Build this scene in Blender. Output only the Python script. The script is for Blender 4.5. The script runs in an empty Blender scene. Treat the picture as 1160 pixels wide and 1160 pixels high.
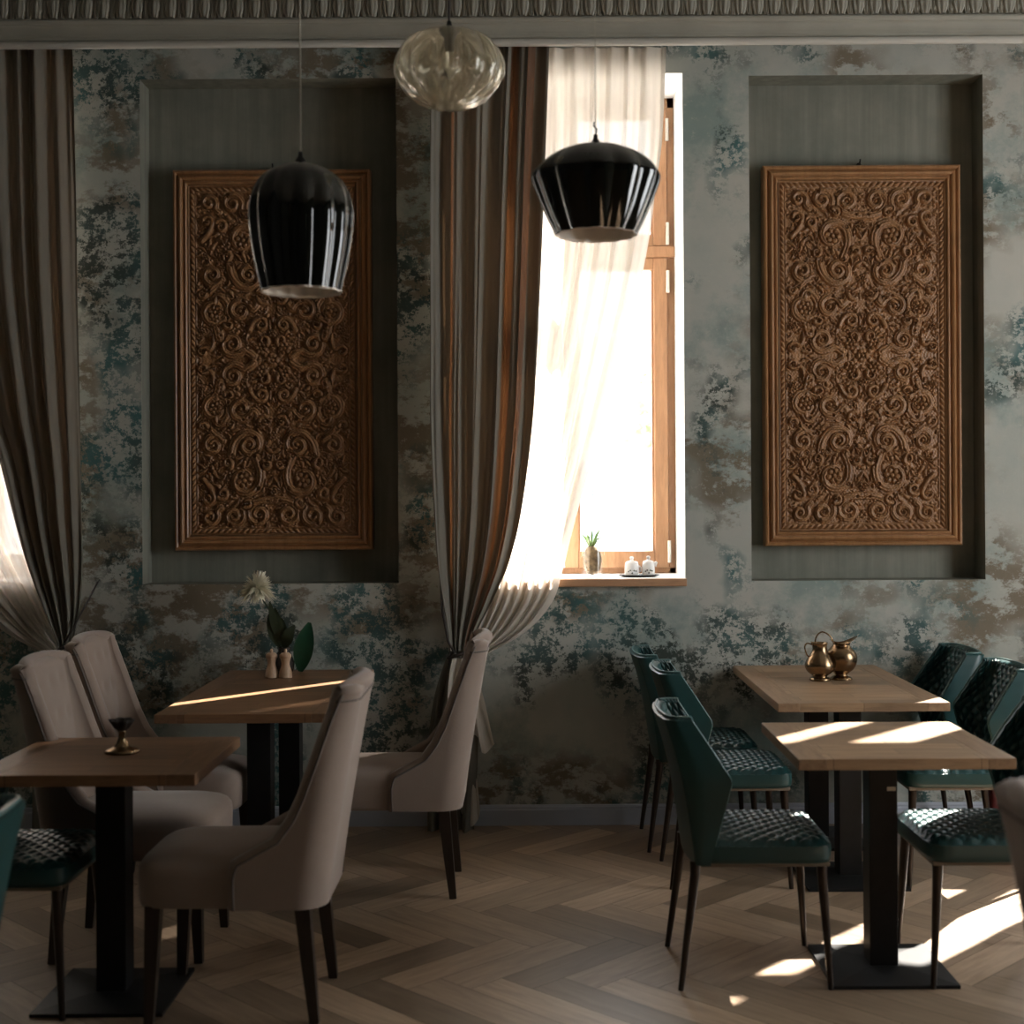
import bpy, bmesh, math, random
import numpy as np
from mathutils import Vector, Matrix, noise as mnoise
random.seed(7)
PI = math.pi
C = bpy.context.scene.collection
scn = bpy.context.scene

# ------------------------------------------------------------------ camera
CAM_D, EYE, FPX = 6.46, 1.56, 1550.0
cd = bpy.data.cameras.new('camera'); cam = bpy.data.objects.new('camera', cd); C.objects.link(cam)
cam.location = (0, -CAM_D, EYE)
cam.rotation_euler = (Matrix.Rotation(math.radians(90), 3, 'X') @ Matrix.Rotation(math.radians(-0.35), 3, 'Z')).to_euler()
cd.sensor_width = 36; cd.lens = FPX / 1160 * 36
cd.shift_x = -20 / 1160; cd.shift_y = -20 / 1160
cd.clip_start = 0.05; cd.clip_end = 200
cd.dof.use_dof = True; cd.dof.focus_distance = 6.2; cd.dof.aperture_fstop = 2.4
scn.camera = cam

# ------------------------------------------------------------------ world, sun, exposure
w = bpy.data.worlds.new('world'); scn.world = w; w.use_nodes = True
bg = w.node_tree.nodes['Background']; bg.inputs[0].default_value = (0.90, 0.96, 1.0, 1); bg.inputs[1].default_value = 6.5
sd = bpy.data.lights.new('sun', 'SUN'); sd.energy = 46.0; sd.angle = math.radians(0.6); sd.color = (1.0, 0.93, 0.84)
sun = bpy.data.objects.new('sun', sd); C.objects.link(sun)
SUNV = Vector((-0.92, -1.0, -1.087))
sun.rotation_euler = SUNV.to_track_quat('-Z', 'Y').to_euler(); sun.location = (8, 9, 10)

def area(name, loc, direction, sx, sy, energy, col):
    l = bpy.data.lights.new(name, 'AREA'); l.shape = 'RECTANGLE'; l.size = sx; l.size_y = sy; l.energy = energy; l.color = col
    o = bpy.data.objects.new(name, l); C.objects.link(o); o.location = loc
    o.rotation_euler = Vector(direction).to_track_quat('-Z', 'Y').to_euler(); return o
# added fill lamp at the unseen right-wall opening, brightens the right side
area('added_fill_right', (4.17, -2.4, 2.0), (-1, 0.0, -0.02), 1.7, 2.2, 44, (0.98, 0.97, 0.93))

scn.view_settings.view_transform = 'Standard'; scn.view_settings.look = 'None'
scn.view_settings.exposure = 0.0; scn.view_settings.gamma = 1.0; scn.view_settings.use_curve_mapping = False

# ------------------------------------------------------------------ node helpers
class NT:
    def __init__(s, name):
        s.m = bpy.data.materials.new(name); s.m.use_nodes = True; s.t = s.m.node_tree
        s.b = s.t.nodes['Principled BSDF']; s.out = s.t.nodes['Material Output']
        s.tc = s.t.nodes.new('ShaderNodeTexCoord')
    def n(s, typ, **kw):
        nd = s.t.nodes.new(typ)
        for k, v in kw.items(): setattr(nd, k, v)
        return nd
    def link(s, a, b): s.t.links.new(a, b)
    def mapping(s, scale=(1, 1, 1), rot=(0, 0, 0), loc=(0, 0, 0), src='Object'):
        mp = s.n('ShaderNodeMapping'); mp.inputs['Scale'].default_value = scale
        mp.inputs['Rotation'].default_value = rot; mp.inputs['Location'].default_value = loc
        s.link(s.tc.outputs[src], mp.inputs[0]); return mp.outputs[0]
    def noise(s, vec, scale, detail=4, rough=0.55, dist=0.0):
        nd = s.n('ShaderNodeTexNoise'); nd.inputs['Scale'].default_value = scale
        nd.inputs['Detail'].default_value = detail; nd.inputs['Roughness'].default_value = rough
        nd.inputs['Distortion'].default_value = dist
        s.link(vec, nd.inputs['Vector']); return nd.outputs[0]
    def ramp(s, fac, stops, interp='LINEAR'):
        r = s.n('ShaderNodeValToRGB'); r.color_ramp.interpolation = interp
        els = r.color_ramp.elements
        while len(els) < len(stops): els.new(0.5)
        for e, (p, c) in zip(els, stops):
            e.position = p; e.color = (c, c, c, 1) if isinstance(c, (int, float)) else (*c, 1)
        s.link(fac, r.inputs[0]); return r.outputs[0]
    def mix(s, fac, a, b, blend='MIX'):
        m = s.n('ShaderNodeMix', data_type='RGBA', blend_type=blend)
        if isinstance(fac, (int, float)): m.inputs[0].default_value = fac
        else: s.link(fac, m.inputs[0])
        for i, v in ((6, a), (7, b)):
            if isinstance(v, tuple): m.inputs[i].default_value = (*v, 1)
            else: s.link(v, m.inputs[i])
        return m.outputs[2]
    def math(s, op, a, b=None):
        m = s.n('ShaderNodeMath', operation=op)
        for i, v in ((0, a), (1, b)):
            if v is None: continue
            if isinstance(v, (int, float)): m.inputs[i].default_value = v
            else: s.link(v, m.inputs[i])
        return m.outputs[0]
    def bump(s, h, strength=0.3, dist=0.01):
        b = s.n('ShaderNodeBump'); b.inputs['Strength'].default_value = strength; b.inputs['Distance'].default_value = dist
        s.link(h, b.inputs['Height']); s.link(b.outputs[0], s.b.inputs['Normal'])
    def color(s, v):
        if isinstance(v, tuple): s.b.inputs['Base Color'].default_value = (*v, 1)
        else: s.link(v, s.b.inputs['Base Color'])
    def set(s, rough=None, metal=None, spec=None, coat=None, trans=None, sheen=None, ior=None):
        for k, v in (('Roughness', rough), ('Metallic', metal), ('Specular IOR Level', spec), ('Coat Weight', coat),
                     ('Transmission Weight', trans), ('Sheen Weight', sheen), ('IOR', ior)):
            if v is not None: s.b.inputs[k].default_value = v

def simple(name, col, rough=0.5, metal=0, var=0.12, scale=20, bump=0.0, bscale=80, **kw):
    t = NT(name); v = t.mapping()
    n = t.noise(v, scale, 3)
    t.color(t.mix(t.ramp(n, [(0.3, 0.0), (0.7, 1.0)]), tuple(c * (1 - var) for c in col), tuple(min(1, c * (1 + var)) for c in col)))
    t.set(rough=rough, metal=metal, **kw)
    if bump: t.bump(t.noise(v, bscale, 3), bump, 0.004)
    return t.m

# patinated plaster wall
def mk_wall():
    t = NT('patinated_plaster'); v = t.mapping()
    vv = t.mapping(scale=(1, 1, 0.8), loc=(3.1, 0, 1.7))
    base = t.mix(t.ramp(t.noise(v, 1.6, 5), [(0.35, 0.0), (0.65, 1.0)]), (0.47, 0.46, 0.41), (0.36, 0.39, 0.355))
    base = t.mix(t.ramp(t.noise(v, 9, 6, 0.65), [(0.35, 0.0), (0.8, 0.45)]), base, (0.50, 0.49, 0.43))
    # soft verdigris wash
    m0 = t.ramp(t.noise(t.mapping(loc=(7, 2, 9)), 2.1, 8, 0.68), [(0.50, 0.0), (0.64, 0.6)])
    base = t.mix(m0, base, (0.14, 0.235, 0.225))
    # ochre patches
    m1 = t.math('MULTIPLY', t.ramp(t.noise(t.mapping(loc=(1, 5, 4)), 1.5, 3, 0.5), [(0.48, 0.0), (0.58, 1.0)]),
                t.ramp(t.noise(t.mapping(scale=(1, 1, 1.5), loc=(9, 5, 2)), 5.5, 10, 0.72), [(0.47, 0.0), (0.53, 1.0)]))
    base = t.mix(t.math('MULTIPLY', m1, 0.85), base, (0.155, 0.115, 0.07))
    # dark teal flakes, denser toward the left end of the wall and low down
    sx = t.n('ShaderNodeSeparateXYZ'); t.link(t.tc.outputs['Object'], sx.inputs[0])
    dens = t.math('ADD', t.math('MULTIPLY', t.math('MINIMUM', t.math('MULTIPLY', sx.outputs[0], -1.0), 2.2), 0.022), t.math('MULTIPLY', t.math('MAXIMUM', t.math('SUBTRACT', 1.1, sx.outputs[2]), 0.0), 0.05))
    big = t.math('ADD', t.noise(vv, 2.3, 3, 0.5, 0.3), dens)
    fine = t.math('ADD', t.math('MULTIPLY', t.noise(t.mapping(scale=(1, 1, 1.2)), 9.0, 12, 0.82), 0.75), t.math('MULTIPLY', t.noise(t.mapping(loc=(4, 4, 4)), 42, 6, 0.7), 0.25))
    m2 = t.math('MULTIPLY', t.ramp(big, [(0.495, 0.0), (0.59, 1.0)]), t.ramp(fine, [(0.494, 0.0), (0.507, 1.0)]))
    base = t.mix(t.math('MULTIPLY', m2, 0.9), base, t.mix(t.ramp(t.noise(v, 2.2, 2), [(0.4, 0.0), (0.6, 1.0)]), (0.022, 0.035, 0.028), (0.035, 0.125, 0.13)))
    # pale scraped specks
    m3 = t.ramp(t.noise(t.mapping(loc=(2, 8, 1)), 26, 8, 0.8), [(0.57, 0.0), (0.62, 0.6)])
    base = t.mix(m3, base, (0.46, 0.45, 0.40))
    t.color(base); t.set(rough=0.72, spec=0.3)
    t.bump(t.noise(v, 14, 10, 0.7), 0.25, 0.006)
    return t.m
def mk_niche():
    t = NT('raw_niche_plaster')
    s1 = t.noise(t.mapping(scale=(22, 22, 0.9)), 1.0, 5, 0.6)
    s2 = t.noise(t.mapping(), 3.0, 8, 0.65)
    c = t.mix(t.ramp(s1, [(0.35, 0.0), (0.7, 1.0)]), (0.20, 0.20, 0.165), (0.27, 0.27, 0.225))
    c = t.mix(t.ramp(s2, [(0.4, 0.0), (0.7, 0.6)]), c, (0.125, 0.14, 0.115))
    t.color(c); t.set(rough=0.8, spec=0.25); t.bump(s2, 0.3, 0.006); return t.m
def mk_wood(name, c1, c2, scale=(1.2, 14, 14), rough=0.5, planks=None, spec=0.5, src='Object'):
    t = NT(name); v = t.mapping(scale=scale, src=src)
    n = t.noise(v, 3.0, 6, 0.6, 0.6)
    c = t.mix(t.ramp(n, [(0.3, 0.0), (0.7, 1.0)]), c1, c2)
    c = t.mix(t.ramp(t.noise(v, 9, 8, 0.7), [(0.5, 0.0), (0.75, 0.5)]), c, tuple(x * 0.55 for x in c1))
    if planks:
        br = t.n('ShaderNodeTexBrick'); br.inputs['Scale'].default_value = 1
        br.inputs['Color1'].default_value = (0.72, 0.72, 0.72, 1); br.inputs['Color2'].default_value = (1.15, 1.12, 1.08, 1)
        br.inputs['Mortar'].default_value = (0.35, 0.33, 0.3, 1)
        br.inputs['Mortar Size'].default_value = 0.0012; br.inputs['Brick Width'].default_value = planks[0]; br.inputs['Row Height'].default_value = planks[1]
        t.link(t.mapping(rot=(0, 0, planks[2])), br.inputs['Vector'])
        c = t.mix(1.0, c, br.outputs[0], 'MULTIPLY')
    t.color(c); t.set(rough=rough, spec=spec); t.bump(n, 0.12, 0.003); return t.m
def mk_floor():
    t = NT('herringbone_oak')
    at = t.n('ShaderNodeAttribute', attribute_name='plank')
    v = t.mapping(scale=(1.0, 9, 1), src='UV')
    n = t.noise(v, 4.5, 7, 0.62, 0.4)
    c = t.mix(t.ramp(n, [(0.3, 0.0), (0.72, 1.0)]), (0.25, 0.17, 0.11), (0.42, 0.31, 0.215))
    c = t.mix(1.0, c, t.ramp(at.outputs['Fac'], [(0.0, (0.58, 0.56, 0.53)), (1.0, (1.4, 1.39, 1.37))]), 'MULTIPLY')
    t.color(c); t.set(rough=0.42, spec=0.75)
    t.link(t.ramp(n, [(0.0, 0.30), (1.0, 0.46)]), t.b.inputs['Roughness'])
    t.bump(n, 0.10, 0.003); return t.m
def mk_cloth(name, col, transl, tcol, transp=0.0, weave=0.15, rough=0.9):
    t = NT(name); v = t.mapping()
    n = t.noise(t.mapping(scale=(60, 60, 4)), 1.0, 4)
    t.color(t.mix(n, tuple(c * 0.82 for c in col), tuple(min(1, c * 1.15) for c in col))); t.set(rough=rough, spec=0.2, sheen=0.15)
    t.bump(t.noise(v, 220, 2), weave, 0.002)
    tr = t.n('ShaderNodeBsdfTranslucent'); tr.inputs[0].default_value = (*tcol, 1)
    mx = t.n('ShaderNodeMixShader'); mx.inputs[0].default_value = transl
    t.link(t.b.outputs[0], mx.inputs[1]); t.link(tr.outputs[0], mx.inputs[2]); last = mx.outputs[0]
    if transp:
        tp = t.n('ShaderNodeBsdfTransparent'); m2 = t.n('ShaderNodeMixShader'); m2.inputs[0].default_value = transp
        t.link(last, m2.inputs[1]); t.link(tp.outputs[0], m2.inputs[2]); last = m2.outputs[0]
    t.link(last, t.out.inputs[0]); return t.m
def mk_velvet():
    t = NT('grey_velvet'); v = t.mapping()
    t.color(t.mix(t.noise(v, 6, 6, 0.6), (0.25, 0.19, 0.155), (0.35, 0.27, 0.225))); t.set(rough=0.85, spec=0.2, sheen=0.35)
    t.bump(t.noise(v, 160, 3), 0.2, 0.002); return t.m
def mk_glass(name, col=(1, 1, 1), rough=0.0, mixw=0.0, mcol=(1, 1, 1)):
    t = NT(name); t.color(t.mix(t.noise(t.mapping(), 3, 1), col, tuple(c * 0.98 for c in col)))
    t.set(rough=rough, trans=1.0, ior=1.45)
    if mixw:
        d = t.n('ShaderNodeBsdfTranslucent'); d.inputs[0].default_value = (*mcol, 1)
        mx = t.n('ShaderNodeMixShader'); mx.inputs[0].default_value = mixw
        t.link(t.b.outputs[0], mx.inputs[1]); t.link(d.outputs[0], mx.inputs[2]); t.link(mx.outputs[0], t.out.inputs[0])
    return t.m
def mk_pane():
    t = NT('window_pane'); tp = t.n('ShaderNodeBsdfTransparent'); g = t.n('ShaderNodeBsdfGlossy'); g.inputs['Roughness'].default_value = 0.03
    mxv = t.n('ShaderNodeValue'); mxv.outputs[0].default_value = 0.04
    mx = t.n('ShaderNodeMixShader'); t.link(mxv.outputs[0], mx.inputs[0]); t.link(tp.outputs[0], mx.inputs[1]); t.link(g.outputs[0], mx.inputs[2])
    t.link(mx.outputs[0], t.out.inputs[0]); return t.m

M = dict(
 wall=mk_wall(), niche=mk_niche(), floor=mk_floor(),
 reveal=simple('white_reveal_paint', (0.82, 0.84, 0.84), 0.6, var=0.04, scale=5),
 room=simple('grey_green_wall_paint', (0.09, 0.092, 0.082), 0.8, scale=3),
 ceil=simple('ceiling_paint', (0.30, 0.295, 0.265), 0.8, scale=3, var=0.05),
 cornice=simple('cornice_paint', (0.30, 0.29, 0.245), 0.6, scale=6, var=0.08),
 cornice_light=simple('cornice_pale_paint', (0.50, 0.48, 0.43), 0.55, scale=6, var=0.05),
 base=simple('baseboard_paint', (0.42, 0.45, 0.52), 0.5, scale=5, var=0.05),
 carved=mk_wood('carved_walnut', (0.20, 0.095, 0.038), (0.36, 0.185, 0.080), scale=(10, 10, 1.4), rough=0.36),
 frame=mk_wood('carved_frame_wood', (0.26, 0.125, 0.050), (0.40, 0.205, 0.090), scale=(9, 9, 1.5), rough=0.36),
 winwood=mk_wood('window_pine', (0.36, 0.185, 0.095), (0.50, 0.28, 0.15), scale=(9, 9, 1.2), rough=0.5),
 sillwood=mk_wood('sill_pine', (0.50, 0.27, 0.15), (0.60, 0.35, 0.20), scale=(1.2, 9, 9), rough=0.4),
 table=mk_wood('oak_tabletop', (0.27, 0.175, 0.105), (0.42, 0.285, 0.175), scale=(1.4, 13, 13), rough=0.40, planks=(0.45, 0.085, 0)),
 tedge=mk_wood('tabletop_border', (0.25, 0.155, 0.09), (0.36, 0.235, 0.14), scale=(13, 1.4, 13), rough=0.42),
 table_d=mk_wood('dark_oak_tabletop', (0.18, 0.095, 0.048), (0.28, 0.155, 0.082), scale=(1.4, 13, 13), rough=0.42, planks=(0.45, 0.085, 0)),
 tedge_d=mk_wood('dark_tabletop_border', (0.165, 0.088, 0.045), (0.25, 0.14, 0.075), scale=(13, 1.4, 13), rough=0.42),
 black=simple('black_powder_coat', (0.009, 0.009, 0.009), 0.5, var=0.2, spec=0.3, bump=0.1, bscale=300),
 legmetal=simple('bronze_black_leg', (0.035, 0.024, 0.018), 0.32, metal=0.4, var=0.2),
 darkwood=mk_wood('dark_leg_wood', (0.020, 0.013, 0.009), (0.035, 0.022, 0.015), scale=(12, 12, 1.5), rough=0.4),
 teal=simple('teal_leather', (0.006, 0.048, 0.049), 0.40, var=0.15, scale=8, bump=0.05, bscale=220, spec=0.65),
 velvet=mk_velvet(),
 piping=simple('piping_cord', (0.15, 0.125, 0.11), 0.8),
 drape=mk_cloth('taupe_drape', (0.17, 0.158, 0.13), 0.015, (0.5, 0.3, 0.16)),
 lining=mk_cloth('rust_glow_lining', (0.11, 0.062, 0.038), 0.05, (0.7, 0.30, 0.12), rough=0.5),  # rust tint of the lining strips stands for window glow through the drape
 sheer=mk_cloth('ivory_sheer', (0.80, 0.73, 0.64), 0.40, (0.66, 0.61, 0.55), transp=0.05, weave=0.05),
 cord=simple('dark_tie_cord', (0.03, 0.022, 0.018), 0.7),
 blackglass=simple('black_glass', (0.004, 0.005, 0.004), 0.07, var=0.1, coat=0.5),
 whiteglass=simple('opal_white_lining', (0.88, 0.80, 0.70), 0.5, var=0.03),
 clearglass=mk_glass('ribbed_clear_glass', (0.98, 0.95, 0.86), 0.03, 0.12, (0.95, 0.87, 0.70)),
 thinglass=mk_glass('jar_glass', (0.97, 1, 0.99), 0.0),
 pane=mk_pane(), jarglass=mk_pane(),
 palecord=simple('pale_lamp_cord', (0.35, 0.33, 0.27), 0.6),
 brass=simple('antique_brass', (0.30, 0.205, 0.12), 0.27, metal=1.0, var=0.15, scale=25),
 ceramic=simple('white_ceramic', (0.84, 0.83, 0.82), 0.2, var=0.02),
 millwood=mk_wood('pale_mill_wood', (0.52, 0.34, 0.22), (0.62, 0.43, 0.29), scale=(14, 14, 2), rough=0.5),
 petal=simple('cream_petals', (0.85, 0.81, 0.66), 0.7, var=0.08),
 leaf=simple('deep_green_leaf', (0.010, 0.055, 0.026), 0.35, var=0.25, scale=10),
 foliage=simple('dull_green_foliage', (0.03, 0.045, 0.02), 0.6, var=0.3),
 moss=simple('brown_moss_and_soil', (0.17, 0.12, 0.065), 0.95, var=0.5, scale=60, bump=0.8, bscale=90),
 succ=simple('succulent_green', (0.20, 0.32, 0.12), 0.5),
 darkvase=simple('dark_glazed_vase', (0.03, 0.022, 0.018), 0.25),
 chrome=simple('hinge_metal', (0.75, 0.73, 0.68), 0.3, metal=0.6, var=0.03),
 red=simple('dark_red_cloth', (0.11, 0.010, 0.008), 0.8),
 stone=simple('outdoor_paving', (0.62, 0.61, 0.58), 0.9, scale=2),
 house=simple('pale_render', (0.78, 0.82, 0.86), 0.9, var=0.04, scale=1),
 housewin=simple('bluegrey_house_window', (0.30, 0.40, 0.50), 0.3),  # even blue-grey panes
 roof=simple('pale_roof', (0.55, 0.50, 0.47), 0.8),
 treeleaf=simple('outdoor_leaves', (0.50, 0.60, 0.38), 0.6, var=0.3, scale=3),
 bark=simple('tree_bark', (0.22, 0.17, 0.12), 0.9),
 tealedge=simple('teal_piping_lit_edge', (0.09, 0.17, 0.165), 0.35),  # paler than the leather, standing for light caught on the wing edges
 seatframe=simple('beige_seat_underside', (0.20, 0.16, 0.12), 0.5),
 label=simple('paper_tag', (0.62, 0.58, 0.50), 0.6, var=0.02),
)

# ------------------------------------------------------------------ mesh helpers
def obj(name, bm, mats, parent=None, smooth=False, loc=None, sharp=None):
    me = bpy.data.meshes.new(name); bm.normal_update(); bm.to_mesh(me); bm.free()
    for m in (mats if isinstance(mats, (list, tuple)) else [mats]): me.materials.append(M[m] if isinstance(m, str) else m)
    if smooth:
        me.polygons.foreach_set('use_smooth', [True] * len(me.polygons))
        if sharp:
            try: me.set_sharp_from_angle(angle=math.radians(sharp))
            except Exception: pass
    o = bpy.data.objects.new(name, me); C.objects.link(o)
    if parent: o.parent = parent
    if loc: o.location = loc
    return o
def empty(name, label, cat, loc=(0, 0, 0), rz=0, group=None):
    o = bpy.data.objects.new(name, None); o.empty_display_size = 0.1; C.objects.link(o)
    o.location = loc; o.rotation_euler = (0, 0, rz); return tag(o, label, cat, group)
def tag(o, label, cat, group=None):
    o['label'] = label; o['category'] = cat
    if group: o['group'] = group
    return o
def struct(o): o['kind'] = 'structure'; return o
def dup(root, loc, rz, label, group=None):
    r = root.copy(); C.objects.link(r); r.location = loc; r.rotation_euler = (0, 0, rz); r['label'] = label
    if group: r['group'] = group
    for ch in list(root.children):
        c = ch.copy(); C.objects.link(c); c.parent = r
        for g in list(ch.children):
            d = g.copy(); C.objects.link(d); d.parent = c
    return r
def box(bm, x0, x1, y0, y1, z0, z1, bev=0, mi=0):
    vs = [bm.verts.new((x, y, z)) for z in (z0, z1) for y in (y0, y1) for x in (x0, x1)]
    fs = [bm.faces.new([vs[i] for i in f]) for f in ((0, 2, 3, 1), (4, 5, 7, 6), (0, 1, 5, 4), (2, 6, 7, 3), (0, 4, 6, 2), (1, 3, 7, 5))]
    for f in fs: f.material_index = mi
    if bev:
        es = list({e for f in fs for e in f.edges})
        bmesh.ops.bevel(bm, geom=es, offset=bev, segments=2, profile=0.6, affect='EDGES')
def tube(bm, pts, rad, n=8, caps=True, sq=False):
    pts = [Vector(p) for p in pts]; rings = []
    for i, p in enumerate(pts):
        d = (pts[min(i + 1, len(pts) - 1)] - pts[max(i - 1, 0)]).normalized()
        up = Vector((0, 1, 0)) if abs(d.y) < 0.9 else Vector((1, 0, 0))
        a = d.cross(up).normalized(); b = d.cross(a).normalized()
        r = rad[i] if isinstance(rad, (list, tuple)) else rad
        rings.append([bm.verts.new(p + (a * math.cos(2 * PI * (k + .5) / n) + b * math.sin(2 * PI * (k + .5) / n)) * r) for k in range(n)])
    for i in range(len(rings) - 1):
        for k in range(n):
            bm.faces.new((rings[i][k], rings[i][(k + 1) % n], rings[i + 1][(k + 1) % n], rings[i + 1][k]))
    if caps:
        bm.faces.new(rings[0][::-1]); bm.faces.new(rings[-1])
def lathe(bm, prof, n=48, center=(0, 0, 0), lobes=0, amp=0.0, ampf=None, close=True):
    cx, cy, cz = center; rings = []
    for i, (r, z) in enumerate(prof):
        if r < 1e-5: rings.append([bm.verts.new((cx, cy, cz + z))]); continue
        ring = []
        for k in range(n):
            a = 2 * PI * k / n; rr = r
            if lobes: rr = r * (1 + amp * (ampf(z) if ampf else 1) * (abs(math.cos(lobes * a / 2)) - 0.6))
            ring.append(bm.verts.new((cx + rr * math.cos(a), cy + rr * math.sin(a), cz + z)))
        rings.append(ring)
    for A, B in zip(rings, rings[1:]):
        for k in range(n):
            k2 = (k + 1) % n
            if len(A) == 1 and len(B) == 1: break
            if len(A) == 1: bm.faces.new((A[0], B[k2], B[k]))
            elif len(B) == 1: bm.faces.new((A[k], A[k2], B[0]))
            else: bm.faces.new((A[k], A[k2], B[k2], B[k]))
def grid(bm, fn, nu, nv, closed_u=False):
    V = [[bm.verts.new(fn(i / (nu if closed_u else nu - 1), j / (nv - 1))) for i in range(nu)] for j in range(nv)]
    for j in range(nv - 1):
        for i in range(nu if closed_u else nu - 1):
            i2 = (i + 1) % nu
            bm.faces.new((V[j][i], V[j][i2], V[j + 1][i2], V[j + 1][i]))
    return V
def interp(tab, x):
    if x <= tab[0][0]: return tab[0][1:]
    for a, b in zip(tab, tab[1:]):
        if x <= b[0]:
            t = (x - a[0]) / (b[0] - a[0]); return tuple(p + (q - p) * t for p, q in zip(a[1:], b[1:]))
    return tab[-1][1:]
def sinterp(tab, x):   # Catmull-Rom through the table
    xs = [r[0] for r in tab]
    if x <= xs[0]: return tab[0][1:]
    if x >= xs[-1]: return tab[-1][1:]
    k = max(i for i in range(len(xs)) if xs[i] <= x); k = min(k, len(xs) - 2)
    t = (x - xs[k]) / (xs[k + 1] - xs[k]); h = xs[k + 1] - xs[k]; res = []
    for c in range(1, len(tab[0])):
        def sl(i):
            if i <= 0: return (tab[1][c] - tab[0][c]) / (xs[1] - xs[0])
            if i >= len(xs) - 1: return (tab[-1][c] - tab[-2][c]) / (xs[-1] - xs[-2])
            return (tab[i + 1][c] - tab[i - 1][c]) / (xs[i + 1] - xs[i - 1])
        p0, p1, m0, m1 = tab[k][c], tab[k + 1][c], sl(k) * h, sl(k + 1) * h
        res.append((2*t**3-3*t**2+1)*p0 + (t**3-2*t**2+t)*m0 + (-2*t**3+3*t**2)*p1 + (t**3-t**2)*m1)
    return tuple(res)

# ------------------------------------------------------------------ SETTING
XL, XR, YF, YB, ZC = -4.4, 4.0, -9.0, 0.0, 4.1
# herringbone floor: every board a face of its own inside one floor mesh
def make_floor():
    bm = bmesh.new(); uvl = bm.loops.layers.uv.new('UVMap'); cl = bm.faces.layers.float.new('plank')
    W, n = 0.14, 4; L = W * n; g = 0.0009; c45 = math.sqrt(.5)
    def add(a0, a1, b0, b1, along_a):
        ca, cb = (a0 + a1) / 2, (b0 + b1) / 2
        cx, cy = (ca + cb) * c45, (cb - ca) * c45 - 4.52
        if not (XL - .4 < cx < XR + .4 and YF - .4 < cy < YB + .4): return
        r = random.random(); off = random.random() * 40
        pts = [(a0 + g, b0 + g), (a1 - g, b0 + g), (a1 - g, b1 - g), (a0 + g, b1 - g)]
        vs = [bm.verts.new(((a + b) * c45, (b - a) * c45 - 4.52, 0)) for a, b in pts]
        f = bm.faces.new(vs); f[cl] = r
        for lp, (a, b) in zip(f.loops, pts):
            lp[uvl].uv = ((a, b + off) if along_a else (b, a + off))
    for s in range(-14, 15):
        for j in range(-70, 71):
            oa, ob = j * W + s * L, j * W - s * L
            add(oa, oa + L, ob, ob + W, True)
            add(oa + L, oa + L + W, ob + W - L, ob + W, False)
    for co, no in (((XL, 0, 0), (-1, 0, 0)), ((XR, 0, 0), (1, 0, 0)), ((0, YF, 0), (0, -1, 0)), ((0, YB, 0), (0, 1, 0))):
        bmesh.ops.bisect_plane(bm, geom=bm.verts[:] + bm.edges[:] + bm.faces[:], plane_co=co, plane_no=no, clear_outer=True)
    vals = None
    f0 = bm.faces.new([bm.verts.new(p) for p in ((XL, YF, -.002), (XR, YF, -.002), (XR, YB, -.002), (XL, YB, -.002))]); f0.material_index = 1
    me_o = obj('floor', bm, ['floor', 'black'])
    return struct(me_o)
make_floor()
bm = bmesh.new(); box(bm, XL - .2, XR + .2, YF - .2, YB + .45, ZC, ZC + .12); struct(obj('ceiling', bm, 'ceil'))
WT = 0.45; NZ0, NZ1 = 1.145, 3.53; ND = 0.16
WZ0, WZ1 = 1.16, 3.545
WINS = [(-3.30, -2.16), (-0.39, 0.733), (2.59, 3.79)]
NICHES = [(-1.83, -0.62), (1.046, 2.15)]
def make_back_wall():
    bm = bmesh.new()
    xs = sorted({XL, XR, *[a for w_ in WINS + NICHES for a in w_]}); zs = sorted({0, ZC, NZ0, NZ1, WZ0, WZ1})
    def quad(p, mi=0):
        f = bm.faces.new([bm.verts.new(q) for q in p]); f.material_index = mi
    for x0, x1 in zip(xs, xs[1:]):
        for z0, z1 in zip(zs, zs[1:]):
            xm, zm = (x0 + x1) / 2, (z0 + z1) / 2
            win = any(a < xm < b for a, b in WINS) and WZ0 < zm < WZ1
            nic = any(a < xm < b for a, b in NICHES) and NZ0 < zm < NZ1
            if not win and not nic: quad([(x0, 0, z0), (x1, 0, z0), (x1, 0, z1), (x0, 0, z1)])
            if nic: quad([(x0, ND, z0), (x1, ND, z0), (x1, ND, z1), (x0, ND, z1)], 1)
            if not win: quad([(x1, WT, z0), (x0, WT, z0), (x0, WT, z1), (x1, WT, z1)], 2)
    for (a, b), d, z0, z1, mi in [(n_, ND, NZ0, NZ1, 1) for n_ in NICHES] + [(w_, WT, WZ0, WZ1, 2) for w_ in WINS]:
        quad([(a, 0, z0), (a, d, z0), (a, d, z1), (a, 0, z1)][::-1], mi); quad([(b, 0, z0), (b, d, z0), (b, d, z1), (b, 0, z1)], mi)
        quad([(a, 0, z0), (b, 0, z0), (b, d, z0), (a, d, z0)], mi); quad([(a, 0, z1), (b, 0, z1), (b, d, z1), (a, d, z1)][::-1], mi)
    bmesh.ops.remove_doubles(bm, verts=bm.verts, dist=1e-5)
    return struct(obj('wall_back', bm, ['wall', 'niche', 'reveal']))
make_back_wall()
def wall_panels(name, axis, c0, c1, lo, hi, openings, mat):   # a wall slab with window openings (lo..hi along it)
    bm = bmesh.new(); cuts = sorted({lo, hi, *[a for o in openings for a in o[:2]]})
    for a, b in zip(cuts, cuts[1:]):
        op = [o for o in openings if o[0] <= (a + b) / 2 <= o[1]]
        segs = [(0, ZC)] if not op else [(0, op[0][2]), (op[0][3], ZC)]
        for z0, z1 in segs:
            if axis == 'x': box(bm, c0, c1, a, b, z0, z1)
            else: box(bm, a, b, c0, c1, z0, z1)
    return struct(obj(name, bm, mat))
wall_panels('wall_left', 'x', XL - .2, XL, YF, YB, [], 'room')
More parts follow.
